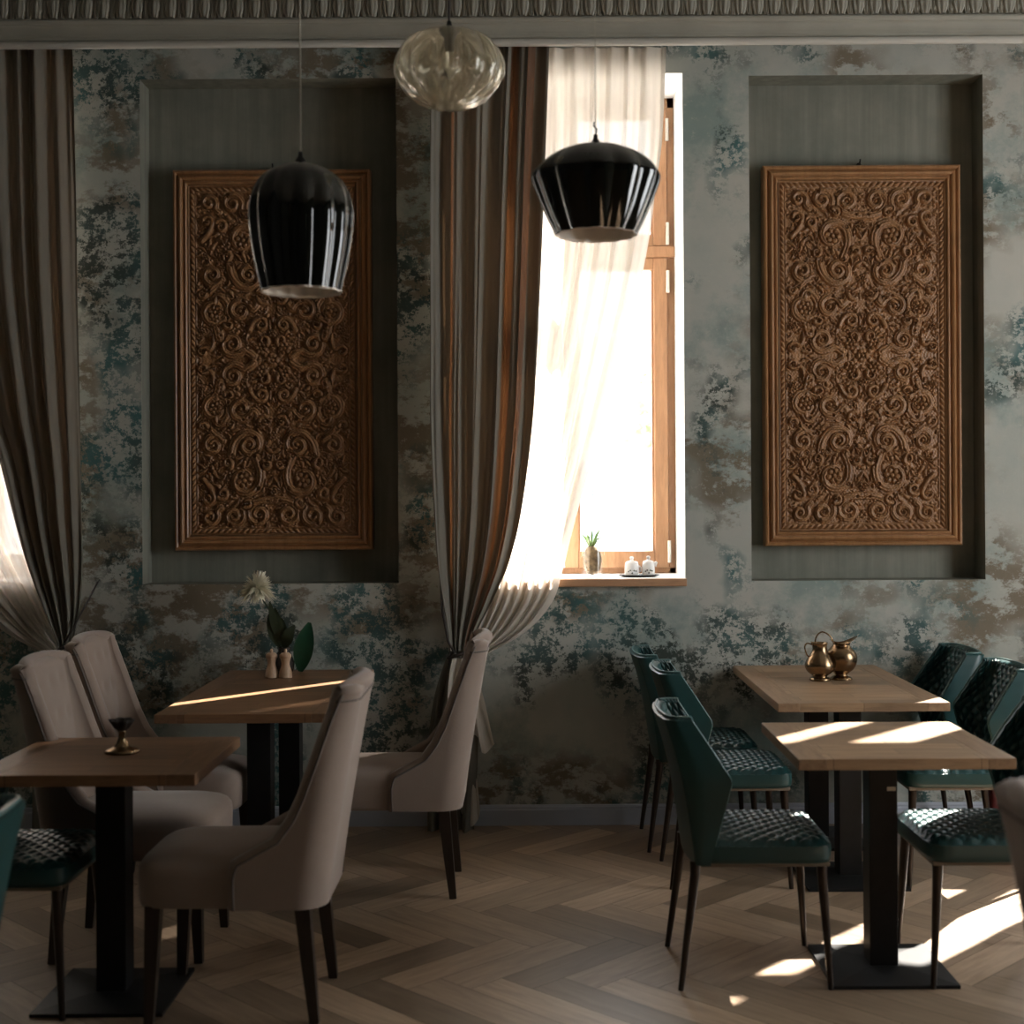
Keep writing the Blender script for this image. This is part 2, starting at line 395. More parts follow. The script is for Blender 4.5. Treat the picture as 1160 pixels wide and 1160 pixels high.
wall_panels('wall_right', 'x', XR, XR + .2, YF, YB, [(-3.3, -1.5, 0.8, 3.2)], 'room')
wall_panels('wall_front', 'y', YF - .2, YF, XL, XR, [], 'room')
# baseboard on the window wall
bm = bmesh.new(); prof = [(0, 0), (-.016, 0), (-.016, .072), (-.013, .078), (-.013, .086), (-.008, .094), (0, .096)]
A = [bm.verts.new((XL, y, z)) for y, z in prof]; B = [bm.verts.new((XR, y, z)) for y, z in prof]
for i in range(len(prof) - 1): bm.faces.new((A[i], B[i], B[i + 1], A[i + 1]))
bm.faces.new(A); bm.faces.new(B[::-1]); struct(obj('baseboard_back', bm, 'base'))

# cornice: pale bottom fillet, stepped cove and a leaf moulding
def sweep_x(bm, prof, x0, x1, mi=0):
    A = [bm.verts.new((x0, y, z)) for y, z in prof]; B = [bm.verts.new((x1, y, z)) for y, z in prof]
    n = len(prof)
    for i in range(n):
        f = bm.faces.new((A[i], B[i], B[(i + 1) % n], A[(i + 1) % n])); f.material_index = mi
    bm.faces.new(A[::-1]).material_index = mi; bm.faces.new(B).material_index = mi
bm = bmesh.new()
zb = 3.612
cove = [(-.190, zb + .026), (-.206, zb + .026), (-.206, zb + .036), (-.212, zb + .040), (-.212, zb + .050)]
for k in range(7):
    a = k / 6 * PI / 2
    cove.append((-.214 - .028 * (1 - math.cos(a)), zb + .052 + .040 * math.sin(a)))
cove += [(-.246, zb + .098), (-.250, zb + .098), (-.256, zb + .104), (-.256, zb + .112), (-.246, zb + .118), (-.246, 3.90), (-.30, 3.93), (-.34, 3.97), (-.40, 4.0), (-.40, ZC), (-.19, ZC)]
sweep_x(bm, cove, XL, XR, 0)
struct(obj('trim_1', bm, 'cornice'))
bm = bmesh.new()
sweep_x(bm, [(-.19, zb), (-.205, zb - .003), (-.216, zb), (-.221, zb + .008), (-.221, zb + .018), (-.216, zb + .026), (-.19, zb + .026)], XL, XR)
struct(obj('trim_2', bm, 'cornice_light', smooth=True, sharp=50))
# leaf moulding: lobed leaves side by side, curling forward at the tip
def make_leaves():
    bm = bmesh.new(); step = 0.076; zt = zb + .118; H = 0.088
    k = 0; x = XL + .05
    while x < XR - .05:
        for s, wd, hh, fw in ((0, .034, H, .024), (step / 2, .020, H * .9, .016)):
            cx = x + s; nu, nv = 9, 6
            V = []
            for j in range(nv):
                v = j / (nv - 1); row = []
                wid = wd * (math.sin(PI * (0.10 + 0.72 * v)) ** 0.7)
                for i in range(nu):
                    u = i / (nu - 1) * 2 - 1
                    y = -.246 - fw * (0.15 + math.sin(PI * (0.25 + v * 0.6)) * (1 - 0.5 * u * u)) - 0.006 * math.cos(u * PI * 3) * (1 - v * .4)
                    if abs(u) > .99: y = -.247
                    row.append(bm.verts.new((cx + u * wid, y, zt + v * hh)))
                V.append(row)
            for j in range(nv - 1):
                for i in range(nu - 1): bm.faces.new((V[j][i], V[j][i + 1], V[j + 1][i + 1], V[j + 1][i]))
        x += step
    return struct(obj('trim_3', bm, 'cornice', smooth=True))
make_leaves()

# windows: frame, transom, mullion, sashes, panes, hinges, sill
def make_window(idx, x0, x1):
    root = bpy.data.objects.new('window_%d' % idx, None); C.objects.link(root); struct(root)
    y0, y1 = .40, .46; fw = .035; sw = .072; tz = 2.77; z0, z1 = WZ0 + .0, WZ1
    bm = bmesh.new()
    box(bm, x0, x0 + fw, y0 + .012, y1, z0, z1, .003); box(bm, x1 - fw, x1, y0 + .012, y1, z0, z1, .003)
    box(bm, x0, x1, y0 + .012, y1, z1 - .05, z1, .003); box(bm, x0, x1, y0 + .012, y1, z0, z0 + .03, .003)
    box(bm, x0, x1, y0 - .02, y1, tz - .028, tz + .028, .006)
    xm = (x0 + x1) / 2
    obj('window_frame', bm, 'winwood', root)
    for a, b in ((x0 + fw, xm), (xm, x1 - fw)):
        for c, d, bot in ((z0 + .028, tz - .03, .085), (tz + .03, z1 - .048, .06)):
            bm = bmesh.new(); g = .003; yy0, yy1 = y0 - .012, y1 - .012
            box(bm, a + g, a + sw, yy0, yy1, c, d, .006); box(bm, b - sw, b - g, yy0, yy1, c, d, .006)
            box(bm, a + sw, b - sw, yy0 + .004, yy1, c, c + bot, .006); box(bm, a + sw, b - sw, yy0 + .004, yy1, d - .06, d, .006)
            # glazing bead
            box(bm, a + sw - .004, a + sw + .010, yy0 + .014, yy1 - .01, c + bot, d - .06); box(bm, b - sw - .010, b - sw + .004, yy0 + .014, yy1 - .01, c + bot, d - .06)
            s = obj('sash', bm, 'winwood', root)
            bm = bmesh.new(); box(bm, a + sw - .002, b - sw + .002, .428, .434, c + bot - .002, d - .058); obj('pane', bm, 'pane', s)
    for hz in (1.27, 2.62, 2.86, 3.38):
        bm = bmesh.new(); tube(bm, [(x1 - fw - .001, y0 - .016, hz - .055), (x1 - fw - .001, y0 - .016, hz + .055)], .009, 10)
        obj('hinge', bm, 'chrome', root, smooth=True, sharp=40)
    bm = bmesh.new(); tube(bm, [(xm, y0 - .02, 2.0), (xm, y0 - .055, 2.0), (xm, y0 - .06, 1.9)], .009, 8); obj('handle', bm, 'chrome', root, smooth=True)
    bm = bmesh.new(); box(bm, x0 - .004, x1 + .004, -.032, -.004, WZ0 - .036, WZ0, .004); sl = obj('sill', bm, 'sillwood', root)
    bm = bmesh.new(); box(bm, x0 + .002, x1 - .002, -.004, .40, WZ0 - .02, WZ0 + .0005); obj('sill_board', bm, 'reveal', sl)
    return root
for i, (a, b) in enumerate(WINS): make_window(i + 1, a, b)
def added_side_window(idx, axis, c, lo, hi, z0, z1):
    root = bpy.data.objects.new('window_%d' % idx, None); C.objects.link(root); struct(root)
    bm = bmesh.new(); bw = .06
    def bb(a, b, z_0, z_1):
        if axis == 'x': box(bm, c, c + .06, a, b, z_0, z_1)
        else: box(bm, a, b, c - .06, c, z_0, z_1)
    bb(lo, lo + bw, z0, z1); bb(hi - bw, hi, z0, z1); bb(lo, hi, z0, z0 + bw); bb(lo, hi, z1 - bw, z1); bb((lo + hi) / 2 - .03, (lo + hi) / 2 + .03, z0, z1)
    obj('window_frame', bm, 'winwood', root)
    return root
added_side_window(4, 'x', XR + .02, -3.3, -1.5, 0.8, 3.2)  # unseen window, added and placed to shape the light from the right

# ------------------------------------------------------------------ CARVED PANELS
PW, PH, FRW = 0.945, 1.82, 0.074
def carve_mesh():
    CW, CH = PW - 2 * FRW, PH - 2 * FRW
    nx, nz = 152, 318; U, Vv = CW / 2, CH / 2
    du, dv = U / (nx - 1), Vv / (nz - 1)
    X, Z = np.meshgrid(np.arange(nx) * du, np.arange(nz) * dv)
    Hh = np.zeros_like(X); px = 0.0042
    rng = np.random.RandomState(4)
    occ = np.zeros_like(X)
    def stroke(pts, w0, w1, h, grooves=False, moat=1.1):
        pts = np.array(pts) * px; n = len(pts); ws = np.linspace(w0, w1, n) * px
        m = (max(w0, w1) + moat) * px
        i0, i1 = int(max(0, (pts[:, 0].min() - m) / du)), int(min(nx, (pts[:, 0].max() + m) / du + 2))
        j0, j1 = int(max(0, (pts[:, 1].min() - m) / dv)), int(min(nz, (pts[:, 1].max() + m) / dv + 2))
        if i1 <= i0 or j1 <= j0: return
        xs, zs = X[j0:j1, i0:i1], Z[j0:j1, i0:i1]
        best = np.full(xs.shape, 9.0); bestd = np.full(xs.shape, 9.0)
        for (a, b), wv in zip(pts, ws):
            d = np.hypot(xs - a, zs - b); r = d / wv
            best = np.minimum(best, r); bestd = np.minimum(bestd, d - wv)
        sub = Hh[j0:j1, i0:i1]
        mo = (bestd < moat * px); sub[mo] = np.minimum(sub[mo], 0.0008)
        ins = best < 1
        hh = h * np.sqrt(np.clip(1 - best ** 2, 0, 1)) ** 0.8
        if grooves: hh = hh * (1 - 0.28 * np.exp(-((best - 0.45) / 0.16) ** 2))
        sub[ins] = np.maximum(sub[ins], hh[ins] + 0.001)
        occ[j0:j1, i0:i1][ins] = 1
    def spiral(cx, cy, R, a0, turns=1.4, d=1, w=None, h=.019, tail=None):
        n = 70; w = w or R * .25 + 1.25; pts = []
        if tail:
            ex, ey = cx + R * math.cos(a0), cy + R * math.sin(a0)
            tx, ty = -math.sin(a0) * d, math.cos(a0) * d
            for k in range(22):
                t = k / 22; L = math.hypot(ex - tail[0], ey - tail[1])
                p1 = (ex - tx * L * .5, ey - ty * L * .5)
                pts.append(((1 - t) ** 2 * tail[0] + 2 * t * (1 - t) * p1[0] + t * t * ex, (1 - t) ** 2 * tail[1] + 2 * t * (1 - t) * p1[1] + t * t * ey))
        for k in range(n):
            t = k / (n - 1); r = R * (1 - .78 * t ** .85); a = a0 + d * 2 * PI * turns * t
            pts.append((cx + r * math.cos(a), cy + r * math.sin(a)))
        stroke(pts, w, w * .5, h, grooves=R > 9)
        bead(cx, cy, max(1.5, R * .17), h)
    def bead(cx, cy, r, h=.011): stroke([(cx, cy)], r, r, h, moat=.6)
    def leafs(x0, y0, a, L, w=2.4, bend=0.5, h=.014):
        w *= 1.3
        pts = []
        for k in range(18):
            t = k / 17; aa = a + bend * t; pts.append((x0 + L * t * math.cos(aa), y0 + L * t * math.sin(aa)))
        n = len(pts); p = np.array(pts) * px
        stroke(pts[:10], w * .5, w, h); stroke(pts[8:], w, w * .35, h, moat=.5)
    def fan(x0, y0, a, L, n=5, spread=1.2, w=2.0):
        for k in range(n):
            t = k / (n - 1) - .5; leafs(x0, y0, a + spread * t, L * (1 - .5 * abs(t)), w, bend=.9 * t)
    def rosette(cx, cy, R):
        for k in range(6):
            a = k * PI / 3 + .2; stroke([(cx + R * .62 * math.cos(a), cy + R * .62 * math.sin(a))], R * .34, R * .34, .016, moat=.5)
        bead(cx, cy, R * .28, .019)
    # background texture of small leaves, then main scrolls on top
    for k in range(330):
        leafs(rng.uniform(2, 85), rng.uniform(2, 190), rng.uniform(0, 6.28), rng.uniform(7, 13), rng.uniform(1.2, 2.1), rng.uniform(-1.2, 1.2), .010)
    for x0, y0, a, L, n, sp in ((55, 78, -.1, 22, 5, 1.3), (52, 80, 2.9, 14, 4, 1.2), (5, 52, -1.4, 18, 4, .9), (12, 150, -2.2, 20, 5, 1.1), (60, 30, .8, 16, 4, 1.0), (74, 130, -1.5, 22, 4, .5), (70, 120, 1.3, 22, 4, .6), (8, 98, 1.5, 16, 4, .8), (30, 112, .3, 16, 4, 1.1), (50, 128, 1.1, 15, 4, 1.0)):
        fan(x0, y0, a, L, n, sp)
    S = spiral
    S(46, 18, 14, -2.3, 1.5, 1, tail=(22, 4)); S(79, 9, 6.5, 2.4, 1.1, -1, w=2.6, tail=(66, 30)); S(66, 55, 18, 2.2, 1.55, 1, tail=(60, 26))
    S(37, 56, 13.5, 2.8, 1.4, -1, tail=(14, 74)); S(9, 70, 7, .3, 1.2, -1); S(68, 97, 12, -2.4, 1.4, 1, tail=(80, 72)); S(27, 97, 15, -1.0, 1.5, -1, tail=(48, 108))
    S(33, 137, 17, 2.7, 1.15, -1, tail=(20, 112)); S(7, 119, 6, -.5, 1.1, 1); S(58, 152, 7.5, .6, 1.3, 1, tail=(74, 140)); S(74, 158, 7, 3.4, 1.2, -1, tail=(80, 136))
    S(17, 176, 12.5, -.6, 1.5, 1, tail=(2, 160)); S(45, 178, 12, 3.5, 1.5, -1, tail=(30, 162)); S(72, 179, 9.5, 3.6, 1.3, -1, tail=(60, 168)); S(30, 163, 5.5, 1, 1.1, 1); S(13, 40, 7, 2, 1.2, 1, tail=(26, 34))
    S(80, 75, 5, 3, 1, 1); S(50, 40, 5, 0, 1.1, -1); S(10, 22, 6, 4, 1, -1); S(52, 118, 6, 2, 1.2, 1)
    rosette(0, 0, 8); rosette(13.5, 13, 7.5); rosette(33, 137, 10); rosette(66, 55, 8.5); rosette(0, 30, 5); rosette(0, 88, 5); rosette(0, 150, 5); rosette(76, 118, 4.5); rosette(80, 33, 4.5)
    for k in range(70): bead(rng.uniform(2, 85), rng.uniform(2, 189), rng.uniform(1.0, 1.7), .009)
    # low undulation of the ground + rope border
    Hh += 0.0012 * (np.sin(X * 400 + np.sin(Z * 60) * 2) * np.sin(Z * 310))
    mu, mv = U - X, Vv - Z
    def rope(dist, along):
        c = .017; w_ = .0115; r = np.abs(dist - c) / w_
        body = np.sqrt(np.clip(1 - r ** 2, 0, 1)); tw = 0.5 + 0.5 * np.cos((along + (dist - c) * .9) * 2 * PI / .028)
        return .016 * body * (0.25 + .75 * tw ** .6)
    edge = np.minimum(mu, mv); band = edge < .031
    Rr = np.where(mu < mv, rope(mu, Z), rope(mv, X))
    Hh = np.where(band, np.maximum(Rr, 0.0005), Hh)
    lip = np.abs(edge - .0335) < .0022; Hh = np.where(lip, .007, Hh)
    lip2 = edge < .0035; Hh = np.where(lip2, .016, Hh)
    Hf = np.concatenate([Hh[::-1], Hh[1:]], 0); Hf = np.concatenate([Hf[:, ::-1], Hf[:, 1:]], 1)
    nz2, nx2 = Hf.shape
    XX, ZZ = np.meshgrid(np.linspace(-U, U, nx2), np.linspace(-Vv, Vv, nz2))
    co = np.stack([XX, -Hf, ZZ], -1).reshape(-1, 3).astype(np.float32)
    idx = np.arange(nx2 * nz2).reshape(nz2, nx2)
    f = np.stack([idx[:-1, :-1], idx[:-1, 1:], idx[1:, 1:], idx[1:, :-1]], -1).reshape(-1, 4).astype(np.int32)
    me = bpy.data.meshes.new('carved_relief')
    me.vertices.add(len(co)); me.vertices.foreach_set('co', co.ravel())
    me.loops.add(f.size); me.loops.foreach_set('vertex_index', f.ravel())
    me.polygons.add(len(f)); me.polygons.foreach_set('loop_start', np.arange(0, f.size, 4, dtype=np.int32))
    me.polygons.foreach_set('loop_total', np.full(len(f), 4, dtype=np.int32))
    me.update(calc_edges=True); me.validate(); me.polygons.foreach_set('use_smooth', [True] * len(f)); me.materials.append(M['carved'])
    return me
def make_panel(x, z, y, label):
    root = empty('carved_wood_panel', label, 'wall panel', (x, y, z), 0, 'carved wooden panels in the wall niches')
    o = bpy.data.objects.new('carved_relief', carve_mesh()); C.objects.link(o); o.parent = root
    bm = bmesh.new(); box(bm, -PW / 2 + .01, PW / 2 - .01, .004, .05, -PH / 2 + .01, PH / 2 - .01); obj('backing_board', bm, 'frame', root)
    prof = [(0, .05), (0, -.012), (.004, -.020), (.012, -.023), (.018, -.018), (.021, -.010), (.025, -.012), (.030, -.024), (.038, -.030), (.046, -.025), (.049, -.014), (.053, -.014), (.057, -.020), (.062, -.022), (.067, -.018), (.071, -.008), (.0745, .001)]
    bm = bmesh.new(); rings = []
    for d, y_ in prof:
        rings.append([bm.verts.new(p) for p in ((-PW/2 + d, y_, -PH/2 + d), (PW/2 - d, y_, -PH/2 + d), (PW/2 - d, y_, PH/2 - d), (-PW/2 + d, y_, PH/2 - d))])
    for A_, B_ in zip(rings, rings[1:]):
        for k in range(4): bm.faces.new((A_[k], A_[(k + 1) % 4], B_[(k + 1) % 4], B_[k]))
    obj('moulded_frame', bm, 'frame', root)
    bm = bmesh.new(); tube(bm, [(0, .05, PH / 2 + .02), (0, .02, PH / 2 + .02), (0, .012, PH / 2 + .035)], .004, 6); lathe(bm, [(0, 0), (.012, .002), (.008, .01), (0, .014)], 10, (0, .04, PH/2 + .012)); obj('hanging_hook', bm, 'black', root)
    return root
p0 = make_panel(1.597, 2.215, .098, 'carved scrollwork wooden panel in the right wall niche, above the brass jugs')
dup(p0, (-1.226, .098, 2.211), 0, 'darker carved scrollwork wooden panel in the left niche, partly behind a black pendant lamp', 'carved wooden panels in the wall niches')

# ------------------------------------------------------------------ CURTAINS
def wave(t, seed):
    return math.sin(2 * PI * t) * .7 + math.sin(2 * PI * t * 2.07 + seed) * .28 + math.sin(2 * PI * t * .53 + seed * 2) * .35
def cloth(name, rows, folds, mats, parent, nu=220, nv=90, seed=0.0, split=None, zigzag=0, hem=None):
    """rows: (z, xl, xr, y, amp). split: list of u-ranges that go to the lining mesh."""
    rows = sorted(rows, key=lambda r: -r[0]); tab = [(-r[0], *r[1:]) for r in rows]
    z0, z1 = rows[0][0], rows[-1][0]
    def P(u, v):
        z = z0 + (z1 - z0) * v; xl, xr, y, amp = sinterp(tab, -z)
        uu = u + .012 * math.sin(3 * v + 9 * u)
        x = xl + (xr - xl) * u + amp * .25 * math.sin(2 * PI * uu * folds * 1.0 + 1.2 + seed)
        yy = y - amp * wave(uu * folds + .12 * math.sin(v * 4 + seed), seed) - amp * .12 * math.sin(u * folds * 17)
        if hem: z += hem(u) * v ** 6
        return (x, yy, z)
    groups = {0: bmesh.new(), 1: bmesh.new()}
    vs = {}
    def vert(g, i, j):
        if (g, i, j) not in vs: vs[(g, i, j)] = groups[g].verts.new(P(i / (nu - 1), j / (nv - 1)))
        return vs[(g, i, j)]
    for j in range(nv - 1):
        for i in range(nu - 1):
            u = i / (nu - 1); g = 1 if split and any(a <= u < b for a, b in split) else 0
            groups[g].faces.new((vert(g, i, j), vert(g, i, j + 1), vert(g, i + 1, j + 1), vert(g, i + 1, j)))
    o = obj(name, groups[0], mats[0], parent, smooth=True)
    if split: obj('lining', groups[1], mats[1], o, smooth=True)
    else: groups[1].free()
    return o
def wx(p, s=245.): return (p - 600) / s
def wz(p, s=245.): return EYE - (p - 560) / s
def rows_px(tab, y, ampt, s=245.):
    out = []
    for (yy, xl, xr), a in zip(tab, ampt):
        # undo the slight camera roll
        th = math.radians(.35)
        f = lambda px_: ((px_ - 600) - (yy - 560) * th) / s
        out.append((EYE - ((yy - 560) + ((xl + xr) / 2 - 600) * th) / s, f(xl), f(xr), y, a))
    return out
cg = empty('drape_curtain', 'long taupe drape with rust glow-tinted lining gathered left of the middle window', 'curtain', (0, 0, 0), 0, 'taupe drapes')
r1 = rows_px([(48, 487, 621), (150, 486, 617), (300, 486, 611), (400, 486, 606), (480, 486, 601), (583, 490, 588), (640, 494, 574), (680, 500, 557), (715, 506, 540), (738, 509, 533)],
             -.125, [.026, .030, .034, .036, .036, .032, .026, .018, .012, .010])
cloth('gathered_cloth', r1, 5.0, ['drape', 'lining'], cg, seed=.6, split=[(.175, .20), (.70, .75), (.83, .90)])
r2 = rows_px([(738, 509, 533), (760, 500, 536), (800, 490, 541), (860, 485, 540), (945, 484, 536)], -.11, [.010, .02, .03, .034, .036])
cloth('hanging_tail', r2, 4, ['drape'], cg, nu=120, nv=30, seed=1.9)
bm = bmesh.new()
tz_ = wz(740); pts = [(wx(520) + .058 * math.cos(a), -.115 + .05 * math.sin(a), tz_ + .02 * math.cos(a)) for a in [k / 20 * 2 * PI for k in range(21)]]
tube(bm, pts, .008, 6, caps=False)
tube(bm, [(wx(497), -.002, wz(652)), (wx(497), -.03, wz(656)), (wx(500), -.13, wz(690)), (wx(507), -.175, wz(724)), (wx(514), -.17, wz(738))], .006, 6)
obj('tie_cord', bm, 'cord', cg, smooth=True)
sg = empty('sheer_curtain', 'ivory sheer curtain swept left across the bright middle window', 'curtain', (0, 0, 0), 0, 'ivory sheer curtains')
s1 = rows_px([(48, 560, 757), (155, 560, 752), (207, 560, 745), (269, 558, 737), (330, 556, 724), (390, 553, 708), (465, 549, 687), (520, 546, 672), (568, 541, 658), (610, 536, 647), (650, 531, 637), (680, 526, 628), (705, 521, 610), (722, 518, 590), (738, 515, 562), (748, 514, 542)],
             -.055, [.014, .015, .016, .016, .017, .018, .018, .018, .018, .018, .018, .017, .016, .014, .012, .010])
cloth('sheer_cloth', s1, 9, ['sheer'], sg, nu=260, nv=110, seed=2.3)
def hemz(u): return -.05 * math.sin(u * 9) + .05 * u
s2 = rows_px([(745, 512, 540), (765, 508, 541), (800, 506, 549), (850, 508, 558)], -.16, [.008, .018, .028, .034])
cloth('upper_tail', s2, 3, ['sheer'], sg, nu=90, nv=26, seed=.4, hem=hemz)
s3 = rows_px([(750, 512, 534), (800, 510, 535), (850, 512, 538), (928, 511, 545)], -.09, [.006, .012, .016, .022])
cloth('lower_tail', s3, 3, ['sheer'], sg, nu=80, nv=30, seed=3.4, hem=lambda u: .04 * math.sin(u * 7))
# left window curtains (edge of frame)
lg = empty('drape_curtain', 'taupe drape gathered at the far left edge, behind the grey chairs', 'curtain', (0, 0, 0), 0, 'taupe drapes')
l1 = rows_px([(53, -60, 84), (300, -52, 87), (460, -20, 90), (520, 0, 91), (590, 18, 92), (640, 32, 93), (690, 50, 90), (720, 62, 84), (732, 66, 80)], -.125, [.026, .030, .034, .034, .030, .026, .016, .010, .008])
cloth('gathered_cloth', l1, 6, ['drape'], lg, seed=3.1)
l2 = rows_px([(732, 66, 80), (760, 52, 92), (820, 40, 100), (948, 34, 104)], -.12, [.008, .018, .028, .032])
cloth('hanging_tail', l2, 4, ['drape'], lg, nu=120, nv=30, seed=.9)
bm = bmesh.new()
pts = [(wx(73) + .045 * math.cos(a), -.12 + .045 * math.sin(a), wz(730) + .02 * math.cos(a)) for a in [k / 20 * 2 * PI for k in range(21)]]
tube(bm, pts, .007, 6, caps=False)
tube(bm, [(wx(102), -.002, wz(656)), (wx(102), -.03, wz(658)), (wx(95), -.10, wz(680)), (wx(84), -.16, wz(708)), (wx(75), -.165, wz(724))], .005, 6)
obj('tie_cord', bm, 'cord', lg, smooth=True)
lsg = empty('sheer_curtain', 'ivory sheer curtain at the far left edge swept toward its tie', 'curtain', (0, 0, 0), 0, 'ivory sheer curtains')
ls = rows_px([(53, -250, 40), (300, -230, 45), (500, -170, 50), (600, -120, 58), (660, -70, 68), (700, -25, 74), (725, 10, 78), (745, 50, 80)], -.06, [.016, .018, .018, .018, .018, .016, .013, .010])
cloth('sheer_cloth', ls, 9, ['sheer'], lsg, nu=200, nv=80, seed=5.1)
l3 = rows_px([(742, 58, 80), (770, 46, 82), (830, 34, 84), (900, 28, 80)], -.075, [.008, .016, .022, .026])
cloth('hanging_tail', l3, 4, ['sheer'], lsg, nu=80, nv=26, seed=1.2)
# unseen drape on the right window's far side, shaped to trim sun patches
rg = empty('drape_curtain', 'unseen taupe drape at the right window, trimming the sun patches', 'curtain', (0, 0, 0), 0, 'taupe drapes')
cloth('gathered_cloth', [(3.70, 3.0, 3.90, -.12, .03), (2.6, 3.0, 3.90, -.12, .034), (1.8, 3.02, 3.90, -.12, .03), (1.35, 3.10, 3.88, -.12, .02), (1.1, 3.5, 3.86, -.12, .015), (.88, 3.7, 3.8, -.12, .01), (.4, 3.62, 3.88, -.12, .03), (.01, 3.6, 3.9, -.12, .03)], 6, ['drape'], rg, nu=140, nv=60, seed=2)

# ------------------------------------------------------------------ PENDANT LAMPS
def scale_prof(prof, s): return [(r / s, z / s) for r, z in prof]
def shell(prof, t): return prof + [(max(r - t, 0.0), z + (t if i == 0 and False else 0)) for i, (r, z) in reversed(list(enumerate(prof)))]
def smooth_prof(p, n=40):
    tab = [(i, r, z) for i, (r, z) in enumerate(p)]
    return [sinterp(tab, i * (len(p) - 1) / (n - 1)) for i in range(n)]
def black_pendant(x, D, zpx_bottom, prof, label, lobes, hook):
    s = FPX / D; th = math.radians(.35)
    zb_ = EYE - ((zpx_bottom - 560) + x * th) / s
    X_ = (x - (zpx_bottom - 60 - 560) * th) / s
    root = empty('pendant_lamp', label, 'pendant lamp', (X_, D - CAM_D, zb_), 0, 'glossy black pendant lamps')
    pr = smooth_prof(scale_prof(prof, s), 44); ztop = pr[-1][1]
    amp = lambda z: min(1, max(0, (ztop - z) / (ztop * .35)))
    bm = bmesh.new(); lathe(bm, pr + [(0.0, ztop)], 96, lobes=lobes, amp=.085, ampf=amp); obj('shade', bm, 'blackglass', root, smooth=True)
    bm = bmesh.new(); inn = [(r - .004, z) for r, z in pr if r > .02]
    inn[0] = (inn[0][0] + .004, inn[0][1] - .002)
    lathe(bm, [(inn[0][0] + .001, .004)] + inn + [(0.0, inn[-1][1] - .004)], 96, lobes=lobes, amp=.085, ampf=amp); obj('white_lining', bm, 'whiteglass', root, smooth=True)
    bm = bmesh.new(); lathe(bm, [(0, ztop + .035), (.006, ztop + .034), (.008, ztop + .02), (.016, ztop + .008), (.018, ztop - .004), (0, ztop - .01)][::-1], 16)
    if hook: tube(bm, [(0, 0, ztop + .03), (.004, 0, ztop + .05), (-.006, 0, ztop + .06), (-.004, 0, ztop + .072)], .0025, 6)
    obj('cap', bm, 'black', root, smooth=True)
    bm = bmesh.new(); tube(bm, [(0, 0, ztop + .03), (0, 0, ZC - zb_ - .01)], .0028 if not hook else .0016, 6); obj('cord', bm, 'palecord', root, smooth=True)
    bm = bmesh.new(); lathe(bm, [(0, ztop - .15), (.02, ztop - .145), (.03, ztop - .12), (.03, ztop - .10), (.016, ztop - .07), (.016, ztop - .02)], 20); obj('bulb', bm, 'whiteglass', root, smooth=True)
    bm = bmesh.new(); h = ZC - zb_; lathe(bm, [(0, h - .03), (.03, h - .028), (.05, h - .012), (.052, h)], 24); obj('ceiling_rose', bm, 'black', root, smooth=True)
    return root
black_pendant(341 - 600, 4.05, 331, [(44, 0), (47, 14), (51, 32), (55, 55), (57.5, 78), (57.5, 95), (54, 112), (45, 128), (30, 139), (14, 145), (6, 146)],
              'tall tulip-shaped glossy black pendant lamp hanging before the left panel', 14, False)
black_pendant(675 - 600, 4.15, 266, [(45, 0), (52, 14), (60, 32), (67, 50), (71, 62), (70, 70), (62, 80), (48, 90), (32, 97), (15, 100.5), (6, 101)],
              'wide flat glossy black pendant lamp hanging before the bright window', 12, True)
def glass_pendant():
    D = 4.3; s = FPX / D
    root = empty('pendant_lamp', 'clear ribbed glass globe pendant lamp high beside the taupe drape', 'pendant lamp', ((509 - 597) / s, D - CAM_D, EYE + (560 - 121) / s))
    P = scale_prof([(4, 0), (22, 1), (38, 8), (50, 19), (58, 31), (61, 43), (60, 53), (54, 66), (42, 77), (27, 83), (14, 85)], s); pr = smooth_prof(P, 40)
    ztop = pr[-1][1]
    def mk(off):
        bm = bmesh.new(); n = 120; rings = []
        for (r, z) in pr:
            ring = []
            for k in range(n):
                a = 2 * PI * k / n; rr = max(r - off, .001); lower = max(0, 1 - z / (ztop * .48))
                bumpy = .10 * (abs(math.cos(a * 6)) - .6) * (1 - .3 * lower)
                if not off: bumpy += .05 * lower * math.cos(a * 20 + z * 300) * math.cos(z * 420)
                ring.append(bm.verts.new((rr * (1 + bumpy) * math.cos(a), rr * (1 + bumpy) * math.sin(a), z + (off * .6 if z < ztop * .3 else 0))))
            rings.append(ring)
        for A_, B_ in zip(rings, rings[1:]):
            for k in range(n): bm.faces.new((A_[k], A_[(k + 1) % n], B_[(k + 1) % n], B_[k]) if not off else (B_[k], B_[(k + 1) % n], A_[(k + 1) % n], A_[k]))
        bm.faces.new(rings[0][::-1] if not off else rings[0])
        return bm
    o = obj('glass_globe', mk(0), 'clearglass', root, smooth=True)
    obj('inner_glass', mk(.006), 'clearglass', o, smooth=True)
    bm = bmesh.new(); lathe(bm, [(0, ztop - .06), (.014, ztop - .06), (.016, ztop - .02), (.03, ztop - .002), (.03, ztop + .004), (.012, ztop + .012), (.006, ztop + .035), (0, ztop + .035)], 20); obj('lamp_holder', bm, 'black', root, smooth=True)
    bm = bmesh.new(); lathe(bm, [(0, ztop - .145), (.018, ztop - .14), (.026, ztop - .12), (.024, ztop - .10), (.012, ztop - .07), (.010, ztop - .058)], 20); obj('bulb', bm, 'thinglass', root, smooth=True)
    bm = bmesh.new(); tube(bm, [(0, 0, ztop + .03), (0, 0, ZC - root.location.z - .01)], .004, 6); obj('cord', bm, 'cord', root, smooth=True)
    bm = bmesh.new(); h = ZC - root.location.z; lathe(bm, [(0, h - .03), (.03, h - .028), (.05, h - .012), (.052, h)], 24); obj('ceiling_rose', bm, 'black', root, smooth=True)
glass_pendant()

